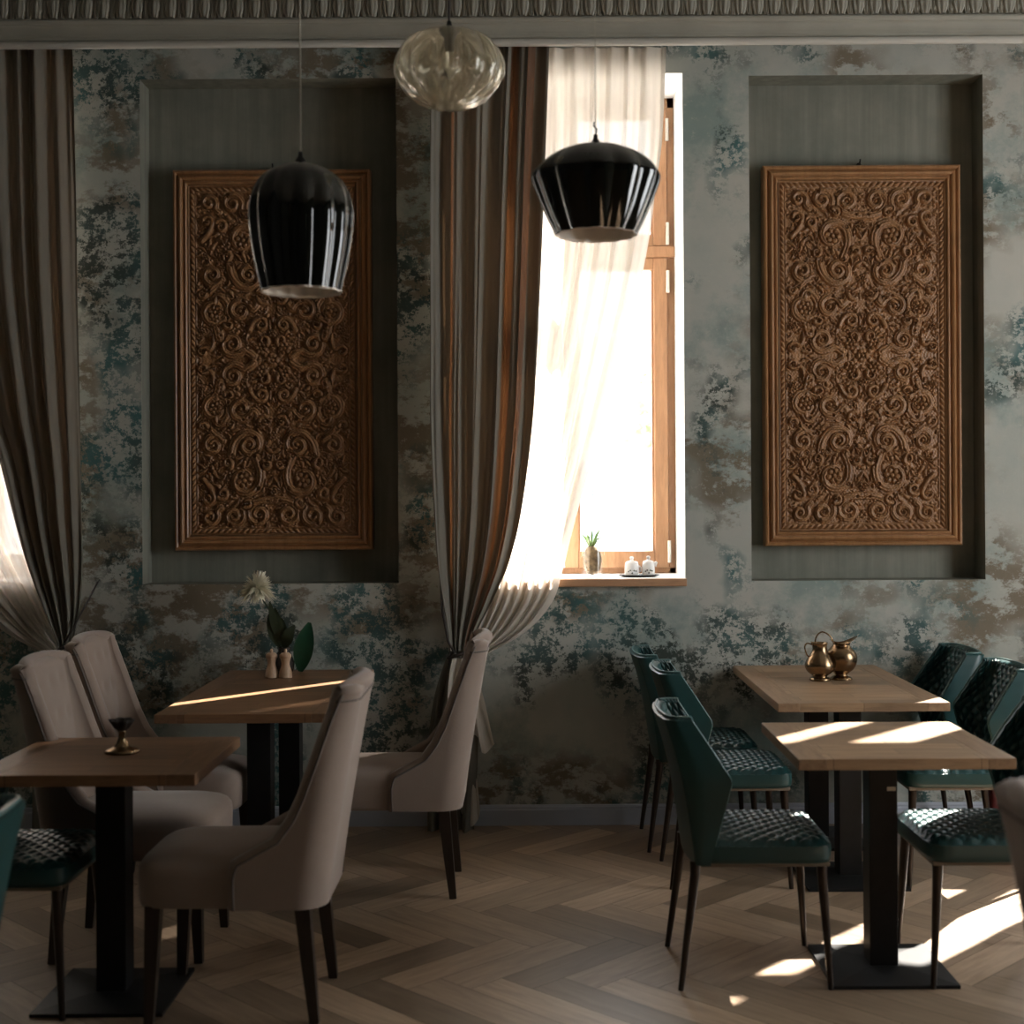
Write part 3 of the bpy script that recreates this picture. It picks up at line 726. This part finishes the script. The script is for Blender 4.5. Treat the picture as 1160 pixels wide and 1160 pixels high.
# ------------------------------------------------------------------ TABLES
def make_table(x0, x1, y0, y1, label, peds=1, tagged=False, dark=False):
    cx, cy = (x0 + x1) / 2, (y0 + y1) / 2; W, L = (x1 - x0) / 2, (y1 - y0) / 2
    root = empty('square_table' if peds == 1 else 'long_table', label, 'table', (cx, cy, 0), 0, 'oak topped pedestal tables')
    zt, th, b = .75, .034, .085
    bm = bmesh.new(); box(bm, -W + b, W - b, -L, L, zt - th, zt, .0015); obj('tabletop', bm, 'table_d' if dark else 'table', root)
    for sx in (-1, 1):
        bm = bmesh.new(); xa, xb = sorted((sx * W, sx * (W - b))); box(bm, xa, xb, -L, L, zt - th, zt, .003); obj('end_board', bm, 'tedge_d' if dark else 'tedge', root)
    ys = [0] if peds == 1 else [-L * .52, L * .52]
    for y in ys:
        bm = bmesh.new(); box(bm, -.046, .046, y - .046, y + .046, .012, zt - th - .006, .004); col = obj('column', bm, 'black', root)
        if tagged:
            bm = bmesh.new(); box(bm, .012, .040, y - .0475, y - .0455, .59, .603); obj('paper_tag', bm, 'label', col)
        bm = bmesh.new(); box(bm, -.20, .20, y - .20, y + .20, 0, .012, .003)
        vs = [bm.verts.new((sx * a, y + sy * a, z)) for a, z in ((.20, .012), (.06, .024)) for sx, sy in ((-1, -1), (1, -1), (1, 1), (-1, 1))]
        for k in range(4): bm.faces.new((vs[k], vs[(k + 1) % 4], vs[4 + (k + 1) % 4], vs[4 + k]))
        bm.faces.new(vs[4:]); obj('base_plate', bm, 'black', root)
        bm = bmesh.new(); box(bm, -.16, .16, y - .16, y + .16, zt - th - .008, zt - th, .001); obj('mounting_plate', bm, 'black', root)
    return root
make_table(.812, 1.474, -2.305, -1.635, 'small square oak table at right front, streaked with sunlight', 1, True)
make_table(.95, 1.612, -1.20, -.03, 'long oak table against the wall at right, under the brass jugs', 2)
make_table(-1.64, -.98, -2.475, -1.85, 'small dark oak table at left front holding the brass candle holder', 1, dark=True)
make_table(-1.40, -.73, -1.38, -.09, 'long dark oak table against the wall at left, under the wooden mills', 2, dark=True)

# ------------------------------------------------------------------ TEAL QUILTED CHAIR (faces +X)
def quilt(a, b, cell=.052, depth=.0075):
    p, q = (a + b) / cell, (a - b) / cell
    dp, dq = abs(p - round(p)), abs(q - round(q)); d = min(dp, dq) * cell / math.sqrt(2) * 1.0
    return depth * (1 - math.exp(-(d / .0048) ** 2)) + depth * .45 * (4 * dp * dq) ** .5
BT = [  # z: back x, wing front x, half width
 (.392, -.204, -.140, .218), (.47, -.214, -.122, .224), (.56, -.227, -.098, .229), (.650, -.243, -.074, .233), (.665, -.246, -.076, .233), (.70, -.254, -.100, .230), (.76, -.270, -.138, .223), (.81, -.286, -.172, .215), (.846, -.297, -.196, .206)]
def teal_chair(label, loc, rz):
    root = empty('teal_chair', label, 'chair', loc, rz, 'teal quilted leather chairs')
    # back shell
    bm = bmesh.new()
    def path(u, z, off, q):
        xb, xw, w_ = interp(BT, z); au = abs(u); s = 1 if u >= 0 else -1
        w_ -= off * .9
        r = .05
        if au < .60:
            t = au / .60; y = (w_ - .018) * t; x = xb + off + .018 * t * t
        else:
            t = (au - .60) / .40; y = w_ - .018 * (1 - min(1, t * 2.2)) ** 2; x = xb + off + .018 + (xw - xb - off - .018) * t
        if q:
            x += quilt(u * .364, z - .392) * (1 if au < .97 else .2) * (1.0 if au < .6 else 0.25)
            if au >= .6: y -= quilt(u * .364, z - .392) * .9
        return (x, s * y, z)
    z0, z1 = BT[0][0], BT[-1][0]
    nu, nv = 113, 71
    def topz(u): return .010 * (1 - u * u) * 0
    O = [[bm.verts.new(path(i / (nu - 1) * 2 - 1, z0 + (z1 - z0) * j / (nv - 1), 0, False)) for i in range(nu)] for j in range(nv)]
    I = [[bm.verts.new(path(i / (nu - 1) * 2 - 1, z0 + (z1 - z0) * j / (nv - 1) , .030, True)) for i in range(nu)] for j in range(nv)]
    for j in range(nv - 1):
        for i in range(nu - 1):
            bm.faces.new((O[j][i], O[j + 1][i], O[j + 1][i + 1], O[j][i + 1])); bm.faces.new((I[j][i], I[j][i + 1], I[j + 1][i + 1], I[j + 1][i]))
    for i in range(nu - 1):
        a, b = O[-1][i], O[-1][i + 1]; c, d = I[-1][i + 1], I[-1][i]
        m1 = bm.verts.new((a.co + d.co) / 2 + Vector((0, 0, .008))); m2 = bm.verts.new((b.co + c.co) / 2 + Vector((0, 0, .008)))
        bm.faces.new((a, m1, m2, b)); bm.faces.new((m1, d, c, m2))
        bm.faces.new((O[0][i], O[0][i + 1], I[0][i + 1], I[0][i]))
    for j in range(nv - 1):
        bm.faces.new((O[j][0], I[j][0], I[j + 1][0], O[j + 1][0])); bm.faces.new((O[j][-1], O[j + 1][-1], I[j + 1][-1], I[j][-1]))
    bmesh.ops.remove_doubles(bm, verts=bm.verts, dist=1e-5)
    obj('backrest', bm, 'teal', root, smooth=True, sharp=50)
    # piping around the shell rim, its pale colour painting in edge light
    bm = bmesh.new(); rim = []
    for j in range(0, nv, 3): rim.append(path(-1, z0 + (z1 - z0) * j / (nv - 1), .012, False))
    for i in range(0, nu, 4): rim.append((lambda p: (p[0], p[1], p[2] + .009))(path(i / (nu - 1) * 2 - 1, z1, .012, False)))
    for j in range(nv - 1, -1, -3): rim.append(path(1, z0 + (z1 - z0) * j / (nv - 1), .012, False))
    tube(bm, rim, .0045, 6); obj('piping', bm, 'tealedge', root, smooth=True)
    # seat
    def outline(a):   # super-ellipse, front a little wider
        ca, sa = math.cos(a), math.sin(a); e = 2 / 7
        x = .214 * math.copysign(abs(ca) ** e, ca) + .033; y = .218 * math.copysign(abs(sa) ** e, sa) * (1 + .06 * (x + .2))
        return x, y
    bm = bmesh.new(); h = .0065; A_, B_ = .2145, .221; ni, nj = 33, 34; G = []
    for j in range(-nj, nj + 1):
        row = []
        for i in range(-ni, ni + 1):
            x, y = i * h, j * h; rho = (abs(x / A_) ** 8 + abs(y / B_) ** 8) ** .125; k = 1.0
            if rho > 1: k = 1 / rho; rho = 1
            edge = max(0, (rho - .86) / .14)
            z = .462 + .012 * (1 - rho * rho) - .012 * edge ** 2 + quilt(x, y) * (1 if rho < .95 else .3)
            row.append(bm.verts.new((x * k + .033, y * k * (1 + .05 * x), z)))
        G.append(row)
    for r0, r1 in zip(G, G[1:]):
        for i in range(len(r0) - 1): bm.faces.new((r0[i], r0[i + 1], r1[i + 1], r1[i]))
    loop = G[0][:-1] + [r_[-1] for r_ in G[:-1]] + G[-1][:0:-1] + [r_[0] for r_ in G[:0:-1]]
    prev = loop
    for zz, sc in ((.452, 1.010), (.436, 1.014), (.415, 1.014), (.400, 1.0), (.396, .96)):
        ring = [bm.verts.new(((v.co.x - .033) * sc + .033, v.co.y * sc, zz)) for v in loop]
        for k in range(len(ring)):
            k2 = (k + 1) % len(ring); bm.faces.new((prev[k2], prev[k], ring[k], ring[k2]))
        prev = ring
    bm.faces.new(prev[::-1]); bmesh.ops.remove_doubles(bm, verts=bm.verts, dist=1e-4); bmesh.ops.recalc_face_normals(bm, faces=bm.faces)
    obj('seat', bm, 'teal', root, smooth=True, sharp=60)
    bm = bmesh.new(); box(bm, -.17, .236, -.212, .212, .386, .400, .003); obj('seat_frame', bm, 'seatframe', root)
    for sx, sy in ((-1, -1), (-1, 1), (1, -1), (1, 1)):
        bm = bmesh.new(); tx = -.185 if sx < 0 else .215; fx = -.235 if sx < 0 else .237
        tube(bm, [(tx, sy * .185, .40), (tx, sy * .187, .36), (fx, sy * .21, 0)], [.017, .016, .009], 12); obj('leg', bm, 'legmetal', root, smooth=True, sharp=50)
    return root
TG = 'teal quilted leather chairs'
tc = teal_chair('nearest teal quilted chair left of the front right table, sunlit seat', (.70, -1.955, 0), 0)
dup(tc, (.785, -.86, 0), 0, 'middle teal quilted chair in the row left of the right tables')
dup(tc, (.745, -.30, 0), 0, 'farthest teal quilted chair from us left of the right tables, by the wall')
dup(tc, (1.495, -1.955, 0), PI, 'teal quilted chair right of the front right table, sunlit seat')
dup(tc, (1.72, -.87, 0), PI, 'middle teal quilted chair right of the right tables, bright wing edge')
dup(tc, (1.705, -.29, 0), PI, 'teal quilted chair at the right end of the wall table, nearest the wall')
dup(tc, (-1.64, -2.17, 0), 0, 'teal quilted chair at the left edge, tucked to the candle holder table')
dup(tc, (-1.47, -3.42, 0), PI, 'dark teal chair back cut off at the bottom left corner')

# ------------------------------------------------------------------ GREY SCOOP CHAIR (faces +X)
WF = [(.345, .015), (.44, .018), (.475, .005), (.50, -.04), (.54, -.115), (.60, -.160), (.67, -.193), (.75, -.222), (.83, -.250), (.90, -.275), (.955, -.297), (.985, -.315)]
def xbk(z): return -.262 - .105 * ((z - .345) / .64) ** 1.15
def grey_chair(label, loc, rz):
    root = empty('upholstered_chair', label, 'chair', loc, rz, 'grey upholstered scoop chairs')
    z0, z1 = .345, .985; nu, nv = 61, 60
    def path(u, z, off):
        xf = interp(WF, z)[0]; xb = xbk(z); w_ = (.232 - .012 * (z - .345)) - off; xb += off * 1.15; xf = max(xf, xb + .012)
        r = .085; L1 = max(xf - (xb + r), 0); r = min(r, xf - xb)
        arc = r * PI / 2; mid = w_ - r; tot = L1 + arc + mid
        s = (1 - abs(u)) * tot; sg = 1 if u >= 0 else -1
        # fixed shares keep the mesh tidy
        au = 1 - abs(u)
        if au < .4: t = au / .4; x, y = xf - L1 * t, w_
        elif au < .7: t = (au - .4) / .3 * PI / 2; x, y = xb + r - r * math.sin(t), w_ - r + r * math.cos(t)
        else: t = (au - .7) / .3; x, y = xb, mid * (1 - t)
        return (x, sg * y, z)
    bm = bmesh.new()
    O = [[bm.verts.new(path(i / (nu - 1) * 2 - 1, z0 + (z1 - z0) * j / (nv - 1), 0)) for i in range(nu)] for j in range(nv)]
    def inner(u, z):
        p = path(u, z, .052); q = (max(0, math.cos(PI * p[1] / .40)) ) * .012 * math.sin(PI * min(1, max(0, (z - .45) / .5)))
        tuft = 0
        for ty in (-.10, 0, .10):
            for tz in (.66, .80, .92):
                d2 = ((p[1] - ty) ** 2 + (z - tz) ** 2) / .022 ** 2; tuft += .45 * math.exp(-d2)
        return (p[0] + q - .012 * tuft, p[1], z)
    I = [[bm.verts.new(inner(i / (nu - 1) * 2 - 1, z0 + (z1 - z0) * j / (nv - 1))) for i in range(nu)] for j in range(nv)]
    for j in range(nv - 1):
        for i in range(nu - 1):
            bm.faces.new((O[j][i], O[j + 1][i], O[j + 1][i + 1], O[j][i + 1])); bm.faces.new((I[j][i], I[j][i + 1], I[j + 1][i + 1], I[j + 1][i]))
    def rnd(a, b, out):
        m1 = bm.verts.new((a.co * .72 + b.co * .28) + out * .8); m2 = bm.verts.new((a.co * .28 + b.co * .72) + out); return m1, m2
    top = [rnd(O[-1][i], I[-1][i], Vector((0, 0, .016))) for i in range(nu)]
    for i in range(nu - 1):
        a, b = O[-1], I[-1]
        bm.faces.new((a[i], top[i][0], top[i + 1][0], a[i + 1])); bm.faces.new((top[i][0], top[i][1], top[i + 1][1], top[i + 1][0])); bm.faces.new((top[i][1], b[i], b[i + 1], top[i + 1][1]))
        bm.faces.new((O[0][i], O[0][i + 1], I[0][i + 1], I[0][i]))
    for k, sgn in ((0, -1), (nu - 1, 1)):
        sd_ = [rnd(O[j][k], I[j][k], Vector((.015, 0, .009))) for j in range(nv)]
        for j in range(nv - 1):
            q = [(O[j][k], sd_[j][0], sd_[j + 1][0], O[j + 1][k]), (sd_[j][0], sd_[j][1], sd_[j + 1][1], sd_[j + 1][0]), (sd_[j][1], I[j][k], I[j + 1][k], sd_[j + 1][1])]
            for f in q: bm.faces.new(f if sgn < 0 else f[::-1])
    bmesh.ops.recalc_face_normals(bm, faces=bm.faces)
    obj('back_shell', bm, 'velvet', root, smooth=True, sharp=75)
    # rolled top
    bm = bmesh.new(); pts = []; rad = []
    for k in range(25):
        t = k / 24 * 2 - 1; pts.append((-.352 + .05 * t * t, .205 * t, .990 - .004 * t * t)); rad.append(.027 * (1 - abs(t) ** 5 * .6))
    tube(bm, pts, rad, 14); obj('rolled_top', bm, 'velvet', root, smooth=True)
    # piping on both wing edges and the back under the roll
    bm = bmesh.new()
    for sgn in (-1, 1):
        pl = []
        for j in range(0, nv, 2):
            p = path(sgn, z0 + (z1 - z0) * j / (nv - 1), 0); pl.append((p[0] - .010, p[1] + sgn * .001, p[2]))
        tube(bm, pl, .004, 6)
    tube(bm, [path(u, .955, -.001) for u in [k / 40 * 2 - 1 for k in range(41)]], .0035, 6)
    obj('piping', bm, 'piping', root, smooth=True)
    # seat
    def outl(a):
        ca, sa = math.cos(a), math.sin(a); e = 2 / 6
        return .27 * math.copysign(abs(ca) ** e, ca) + .040, .222 * math.copysign(abs(sa) ** e, sa)
    bm = bmesh.new(); na = 80; V = []
    for r, z in [(0, .512), (.3, .511), (.55, .507), (.75, .499), (.88, .489), (.95, .478), (.99, .462)]:
        V.append([bm.verts.new(((outl(2*PI*k/na)[0] - .04) * r + .04, outl(2*PI*k/na)[1] * r, z)) for k in range(na)])
    for sc, z in [(1.0, .44), (1.0, .40), (.995, .36), (.98, .347), (.95, .345)]:
        V.append([bm.verts.new(((outl(2*PI*k/na)[0] - .04) * sc + .04, outl(2*PI*k/na)[1] * sc, z)) for k in range(na)])
    for A_, B_ in zip(V, V[1:]):
        for k in range(na): bm.faces.new((A_[k], B_[k], B_[(k + 1) % na], A_[(k + 1) % na]))
    bm.faces.new(V[-1][::-1]); bmesh.ops.remove_doubles(bm, verts=bm.verts, dist=1e-5)
    obj('seat', bm, 'velvet', root, smooth=True, sharp=70)
    for sx, sy in ((-1, -1), (-1, 1), (1, -1), (1, 1)):
        bm = bmesh.new(); tx = -.19 if sx < 0 else .25; fx = -.225 if sx < 0 else .265
        tube(bm, [(tx, sy * .185, .35), (tx + (fx - tx) * .5, sy * .188, .17), (fx, sy * .192, 0)], [.032, .026, .019], 4); obj('leg', bm, 'darkwood', root)
    return root
gc = grey_chair('large grey upholstered chair in front, drawn up to the candle holder table', (-.87, -2.22, 0), PI)
dup(gc, (-.53, -.98, 0), PI, 'grey upholstered chair before the gathered curtain with a sunlit top')
dup(gc, (-1.38, -1.69, 0), 0, 'grey upholstered chair at left edge, its backrest the nearer one seen past the table')
dup(gc, (-1.44, -.98, 0), 0, 'grey upholstered chair at left by the wall, its backrest behind the other')
dup(gc, (1.262, -3.99, 0), 0, 'blurred grey upholstered chair cut off by the right edge')

# ------------------------------------------------------------------ THINGS ON THE TABLES
def jug(loc, prof, s, label, spout, handle, rz):
    root = empty('brass_jug', label, 'jug', loc, rz, 'brass jugs on the long table')
    pr = smooth_prof(scale_prof(prof, s), 36); h = pr[-1][1]
    def mk(o_):
        bm = bmesh.new(); lathe(bm, pr + [(r - .002, z) for r, z in reversed(pr[3:])] + [(0, pr[3][1])], 40)
        for v in bm.verts:
            t = max(0, (v.co.z / h - .80) / .20)
            if t > 0:
                a = math.atan2(v.co.y, v.co.x); f = max(0, math.cos(a)) ** 3 * spout
                v.co.x += f * t ** 1.5; v.co.z += f * .55 * t * t - (.10 * h * (abs(math.sin(a)) ** 2) * t * (1 if spout > .015 else 0))
        return bm
    obj('body', mk(0), 'brass', root, smooth=True)
    bm = bmesh.new(); tube(bm, [(x / s, 0, z / s) for x, z in smooth_prof(handle, 22)], .0035, 8); obj('handle', bm, 'brass', root, smooth=True)
    return root
jug((1.247, -.56, .75), [(0, 0), (11, 0), (11, 3), (8, 5), (14, 10), (17, 17), (14, 25), (9, 33), (8, 39), (9, 43)], 262, 'smaller left brass jug with a straight neck on the wall table', .006,
    [(7, 40), (14, 42), (17, 38), (15, 30), (12, 26)], PI)
jug((1.345, -.53, .75), [(0, 0), (12, 0), (11, 3), (7, 6), (14, 12), (18, 21), (17, 30), (11, 37), (9, 41), (13, 46)], 262, 'larger right brass jug with a flared spout on the wall table', .022,
    [(-9, 44), (-13, 50), (-21, 54), (-27, 50), (-29, 42), (-24, 34), (-16, 30)], 0)
def mill(loc, label):
    root = empty('pepper_mill', label, 'mill', loc, 0, 'wooden mills on the left wall table')
    s = 255.
    bm = bmesh.new(); lathe(bm, smooth_prof(scale_prof([(0, 0), (7, 0), (7.2, 3), (7, 7), (5, 13), (4.6, 17), (5.6, 21.5)], s), 26) + [(0, 21.5 / s)], 24); obj('body', bm, 'millwood', root, smooth=True, sharp=50)
    bm = bmesh.new(); lathe(bm, scale_prof([(0, 21.7), (5.8, 21.7), (6.6, 23.5), (6.6, 26), (4.5, 28), (1.6, 28.6), (1.8, 31), (1.2, 32.5), (0, 32.7)], s), 24); obj('head', bm, 'millwood', root, smooth=True, sharp=50)
    return root
m_ = mill((-1.155, -.36, .75), 'left of the two pale wooden salt and pepper mills')
dup(m_, (-1.093, -.36, .75), .3, 'right of the two pale wooden salt and pepper mills')
def flower_vase():
    root = empty('vase', 'small dark vase of foliage behind the wooden mills', 'vase', (-1.125, -.22, .75))
    bm = bmesh.new(); lathe(bm, [(0, 0), (.035, 0), (.045, .02), (.048, .05), (.035, .085), (.026, .105), (.032, .12), (.028, .12), (.022, .104), (0, .09)], 28); obj('vase_body', bm, 'darkvase', root, smooth=True)
    fl = empty('flower', 'cream spider chrysanthemum head leaning left on its stem in the dark vase', 'flower', (-1.125, -.22, .75))
    bm = bmesh.new(); tube(bm, [(0, 0, .09), (.0, 0, .16), (-.035, 0, .24), (-.09, 0, .33), (-.115, 0, .37)], .0035, 6); obj('stem', bm, 'foliage', fl, smooth=True)
    bm = bmesh.new(); c = Vector((-.118, 0, .385)); R = random.Random(3)
    for k in range(330):
        z = R.uniform(-.35, 1); a = R.uniform(0, 2 * PI); rr = math.sqrt(max(0, 1 - z * z)); d = Vector((rr * math.cos(a), rr * math.sin(a), z)).normalized()
        L = R.uniform(.055, .092); side = d.cross(Vector((.3, .2, 1))).normalized() * .0065; droop = Vector((0, 0, -.03 * (1 - z)))
        p0, p1, p2 = c + d * .008, c + d * L * .6 + droop * .3, c + d * L + droop
        v = [bm.verts.new(q) for q in (p0 - side * .5, p0 + side * .5, p1 + side, p2 + side * .4, p2 - side * .4, p1 - side)]
        bm.faces.new(v)
    obj('petals', bm, 'petal', fl)
    lf = bmesh.new()
    def leaf(bm, base, tip, wid, n=(0, -1, .2), fold=.15):
        base, tip = Vector(base), Vector(tip); ax = tip - base; sd_ = ax.cross(Vector(n)).normalized(); nn = Vector(n).normalized(); rows = []
        for k in range(11):
            t = k / 10; w_ = wid * math.sin(PI * min(1, t * .92 + .04)) ** .8 * (1 - .25 * t); c_ = base + ax * t + nn * .02 * math.sin(PI * t)
            rows.append([bm.verts.new(c_ - sd_ * w_ + nn * w_ * fold), bm.verts.new(c_), bm.verts.new(c_ + sd_ * w_ + nn * w_ * fold)])
        for a_, b_ in zip(rows, rows[1:]):
            for i in range(2): bm.faces.new((a_[i], a_[i + 1], b_[i + 1], b_[i]))
    for b_, t_, wd in (((-.02, 0, .12), (-.07, .01, .27), .03), ((.0, 0, .12), (-.015, .02, .25), .032), ((.0, -.01, .12), (.05, -.02, .22), .03), ((-.02, 0, .15), (-.06, -.02, .33), .02), ((0, 0, .14), (-.04, 0, .30), .022), ((.01, 0, .12), (.03, .01, .20), .03)):
        leaf(lf, b_, t_, wd)
    obj('leaves', lf, 'foliage', root, smooth=True)
    g = bmesh.new(); leaf(g, (.045, .0, -.01 + .012), (.085, .02, .225), .052, fold=.3)
    gl = obj('broad_leaf', g, 'leaf', None, smooth=True, loc=(-1.10, -.19, .752)); tag(gl, 'broad upright deep green leaf right of the wooden mills', 'leaf')
flower_vase()
def candle():
    root = empty('candle_holder', 'small brass holder with a dark flower-shaped cup on the front left table', 'candle holder', (-1.295, -2.13, .75))
    bm = bmesh.new(); lathe(bm, [(0, 0), (.052, 0), (.055, .006), (.048, .012), (.030, .018), (.018, .030), (.012, .045), (.010, .065), (.014, .070), (0, .072)], 36); obj('base', bm, 'brass', root, smooth=True)
    bm = bmesh.new(); lathe(bm, [(0, .070), (.012, .070), (.024, .080), (.032, .096), (.036, .106), (.030, .104), (.018, .086), (0, .078)], 40, lobes=6, amp=.5, ampf=lambda z: max(0, (z - .075) / .03)); obj('cup', bm, 'cord', root, smooth=True)
candle()
# ------------------------------------------------------------------ THINGS ON THE SILL
def jar():
    root = empty('terrarium_jar', 'glass jar with moss and a small plant, wire handle, on the window sill', 'jar', (.303, .14, WZ0))
    bm = bmesh.new(); R = .054; lathe(bm, [(0, 0), (R, 0), (R + .002, .006), (R + .002, .165), (R - .006, .176), (R - .006, .182), (R - .009, .182), (R - .005, .163), (R - .004, .008), (0, .008)], 40); obj('glass', bm, 'jarglass', root, smooth=True, sharp=40)
    bm = bmesh.new(); bmesh.ops.create_icosphere(bm, subdivisions=4, radius=1)
    for v in bm.verts:
        n_ = mnoise.noise(v.co * 3.1) * .10
        v.co = Vector((v.co.x * (.046 + n_ * .03) - .004, v.co.y * .046, .082 + v.co.z * (.070 + n_ * .1)))
        v.co.z = max(.009, v.co.z)
    obj('moss', bm, 'moss', root, smooth=True)
    bm = bmesh.new(); 
    for k in range(9):
        a = k * 2.4; b = Vector((-.008 + .01 * math.cos(a), .01 * math.sin(a), .145)); t = b + Vector((.04 * math.cos(a), .035 * math.sin(a), .045 + .02 * (k % 3)))
        tube(bm, [b, (b + t) / 2 + Vector((0, 0, .015)), t], [.004, .007, .001], 6)
    obj('small_plant', bm, 'succ', root, smooth=True)
    bm = bmesh.new()
    for sgn in (-1, 1): tube(bm, [(sgn * .052, 0, .172), (sgn * .032, 0, .27), (0, 0, .40)], .0011, 5)
    tube(bm, [(0.006 * math.cos(a), 0, .406 + .008 * math.sin(a)) for a in [k / 10 * 2 * PI for k in range(11)]], .0011, 5); tube(bm, [(0, 0, .41), (0, 0, .44)], .0015, 5)
    obj('wire_handle', bm, 'legmetal', root)
jar()
def tray_and_pots():
    t = empty('serving_tray', 'small oval white tray with a dark rim on the window sill', 'tray', (.524, .12, WZ0))
    bm = bmesh.new(); lathe(bm, [(0, 0), (.075, 0), (.080, .003), (.10, .008), (.098, .011), (.078, .006), (0, .006)], 40); o = obj('dish', bm, 'black', t, smooth=True); o.scale = (1, .6, 1)
    def pot(x, r, h, label, spout):
        p = empty('ceramic_pot', label, 'pot', (x - .043, .12, WZ0 + .0065), 0, 'white ceramic pots on the sill')
        bm = bmesh.new(); lathe(bm, smooth_prof([(0, 0), (r * .85, 0), (r, h * .12), (r * 1.02, h * .5), (r * .98, h * .85), (r * .9, h)], 20), 36); obj('body', bm, 'ceramic', p, smooth=True)
        bm = bmesh.new(); lathe(bm, [(r * .93, h), (r * .80, h * 1.12), (r * .3, h * 1.2), (r * .22, h * 1.3), (r * .34, h * 1.42), (r * .2, h * 1.52), (0, h * 1.54)], 30); obj('lid', bm, 'ceramic', p, smooth=True)
        bm = bmesh.new()
        if spout: tube(bm, [(r * .9, 0, h * .75), (r * 1.15, 0, h * .95), (r * 1.35, 0, h * 1.05)], [.012, .009, .006], 8); obj('spout', bm, 'ceramic', p, smooth=True)
        else: tube(bm, [(r * .98, 0, h * .3), (r * 1.25, 0, h * .35), (r * 1.25, 0, h * .65), (r * .98, 0, h * .75)], .005, 8); obj('handle', bm, 'ceramic', p, smooth=True)
        for k in range(5):
            bm = bmesh.new() if k == 0 else bm
            a = -PI / 2 + (-.55 + k * .27); c = Vector((math.cos(a) * r * 1.012, math.sin(a) * r * 1.012, h * (.35 + .12 * math.sin(k * 2.3))))
            bmesh.ops.create_icosphere(bm, subdivisions=1, radius=.0042, matrix=Matrix.Translation(c))
        obj('painted_flowers', bm, 'foliage', p)
    pot(.532, .034, .060, 'wider left white ceramic sugar pot with knob lid on the sill', False)
    pot(.612, .030, .062, 'narrower right white ceramic pot with spout and knob lid on the sill', True)
tray_and_pots()

def bag():
    bm = bmesh.new(); box(bm, -.10, .10, -.07, .07, 0, .36, .02)
    for v in bm.verts: v.co.x *= 1 - .25 * v.co.z / .36; v.co.y *= 1 - .6 * v.co.z / .36
    root = empty('cloth_bag', 'dark red cloth bag on the floor behind the right teal chairs', 'bag', (2.05, -.575, 0))
    obj('body', bm, 'red', root, smooth=True, sharp=60)
    bm = bmesh.new(); tube(bm, [(-.05, 0, .35), (-.045, 0, .42), (0, 0, .45), (.045, 0, .42), (.05, 0, .35)], .007, 6); obj('handle', bm, 'red', root, smooth=True)
bag()

# ------------------------------------------------------------------ OUTSIDE
bm = bmesh.new(); box(bm, -30, 30, .46, 45, -.6, -.4); struct(obj('ground', bm, 'stone'))
def house(x, y, wd, ht, label):
    root = empty('house', label, 'house', (x, y, -.4))
    bm = bmesh.new(); box(bm, -wd / 2, wd / 2, 0, 5, 0, ht, .03); obj('wall', bm, 'house', root)
    bm = bmesh.new(); vs = [bm.verts.new(p) for p in ((-wd/2 - .3, -.3, ht), (wd/2 + .3, -.3, ht), (wd/2 + .3, 5.3, ht), (-wd/2 - .3, 5.3, ht), (-wd/2 + 1, 2.5, ht + 1.8), (wd/2 - 1, 2.5, ht + 1.8))]
    for f in ((0, 1, 5, 4), (2, 3, 4, 5), (1, 2, 5), (3, 0, 4), (0, 3, 2, 1)): bm.faces.new([vs[i] for i in f])
    obj('roof', bm, 'roof', root)
    for k in range(int(wd // 2)):
        for zz in (1.2, 3.8):
            if zz + 1.3 > ht: continue
            bm = bmesh.new(); xx = -wd / 2 + .7 + k * 2; box(bm, xx, xx + .9, -.03, .05, zz, zz + 1.3); obj('window', bm, 'housewin', root)
    return root
house(2.0, 16, 9, 3.0, 'pale low house seen hazily through the middle window')
def tree(x, y, h, r, label, n=1500):
    root = empty('tree', label, 'tree', (x, y, -.4))
    bm = bmesh.new(); tube(bm, [(0, 0, 0), (.05, 0, h * .4), (0, .1, h * .8)], [.12, .09, .04], 8); obj('trunk', bm, 'bark', root, smooth=True)
    bm = bmesh.new(); R = random.Random(5)
    for k in range(n):
        d = Vector((R.gauss(0, 1), R.gauss(0, 1), R.gauss(0, 1))).normalized() * r * R.uniform(.3, 1) ** .6
        c = Vector((0, 0, h * .8)) + Vector((d.x, d.y, d.z * 1.2)); a = Vector((R.uniform(-1, 1), R.uniform(-1, 1), R.uniform(-1, 1))).normalized() * .09; b = a.cross(Vector((R.uniform(-1, 1), R.uniform(-1, 1), 1))).normalized() * .05
        bm.faces.new([bm.verts.new(q) for q in (c - a, c + b, c + a, c - b)])
    obj('foliage', bm, 'treeleaf', root)
tree(1.75, 8.6, 3.4, .75, 'pale green young tree outside the middle window')
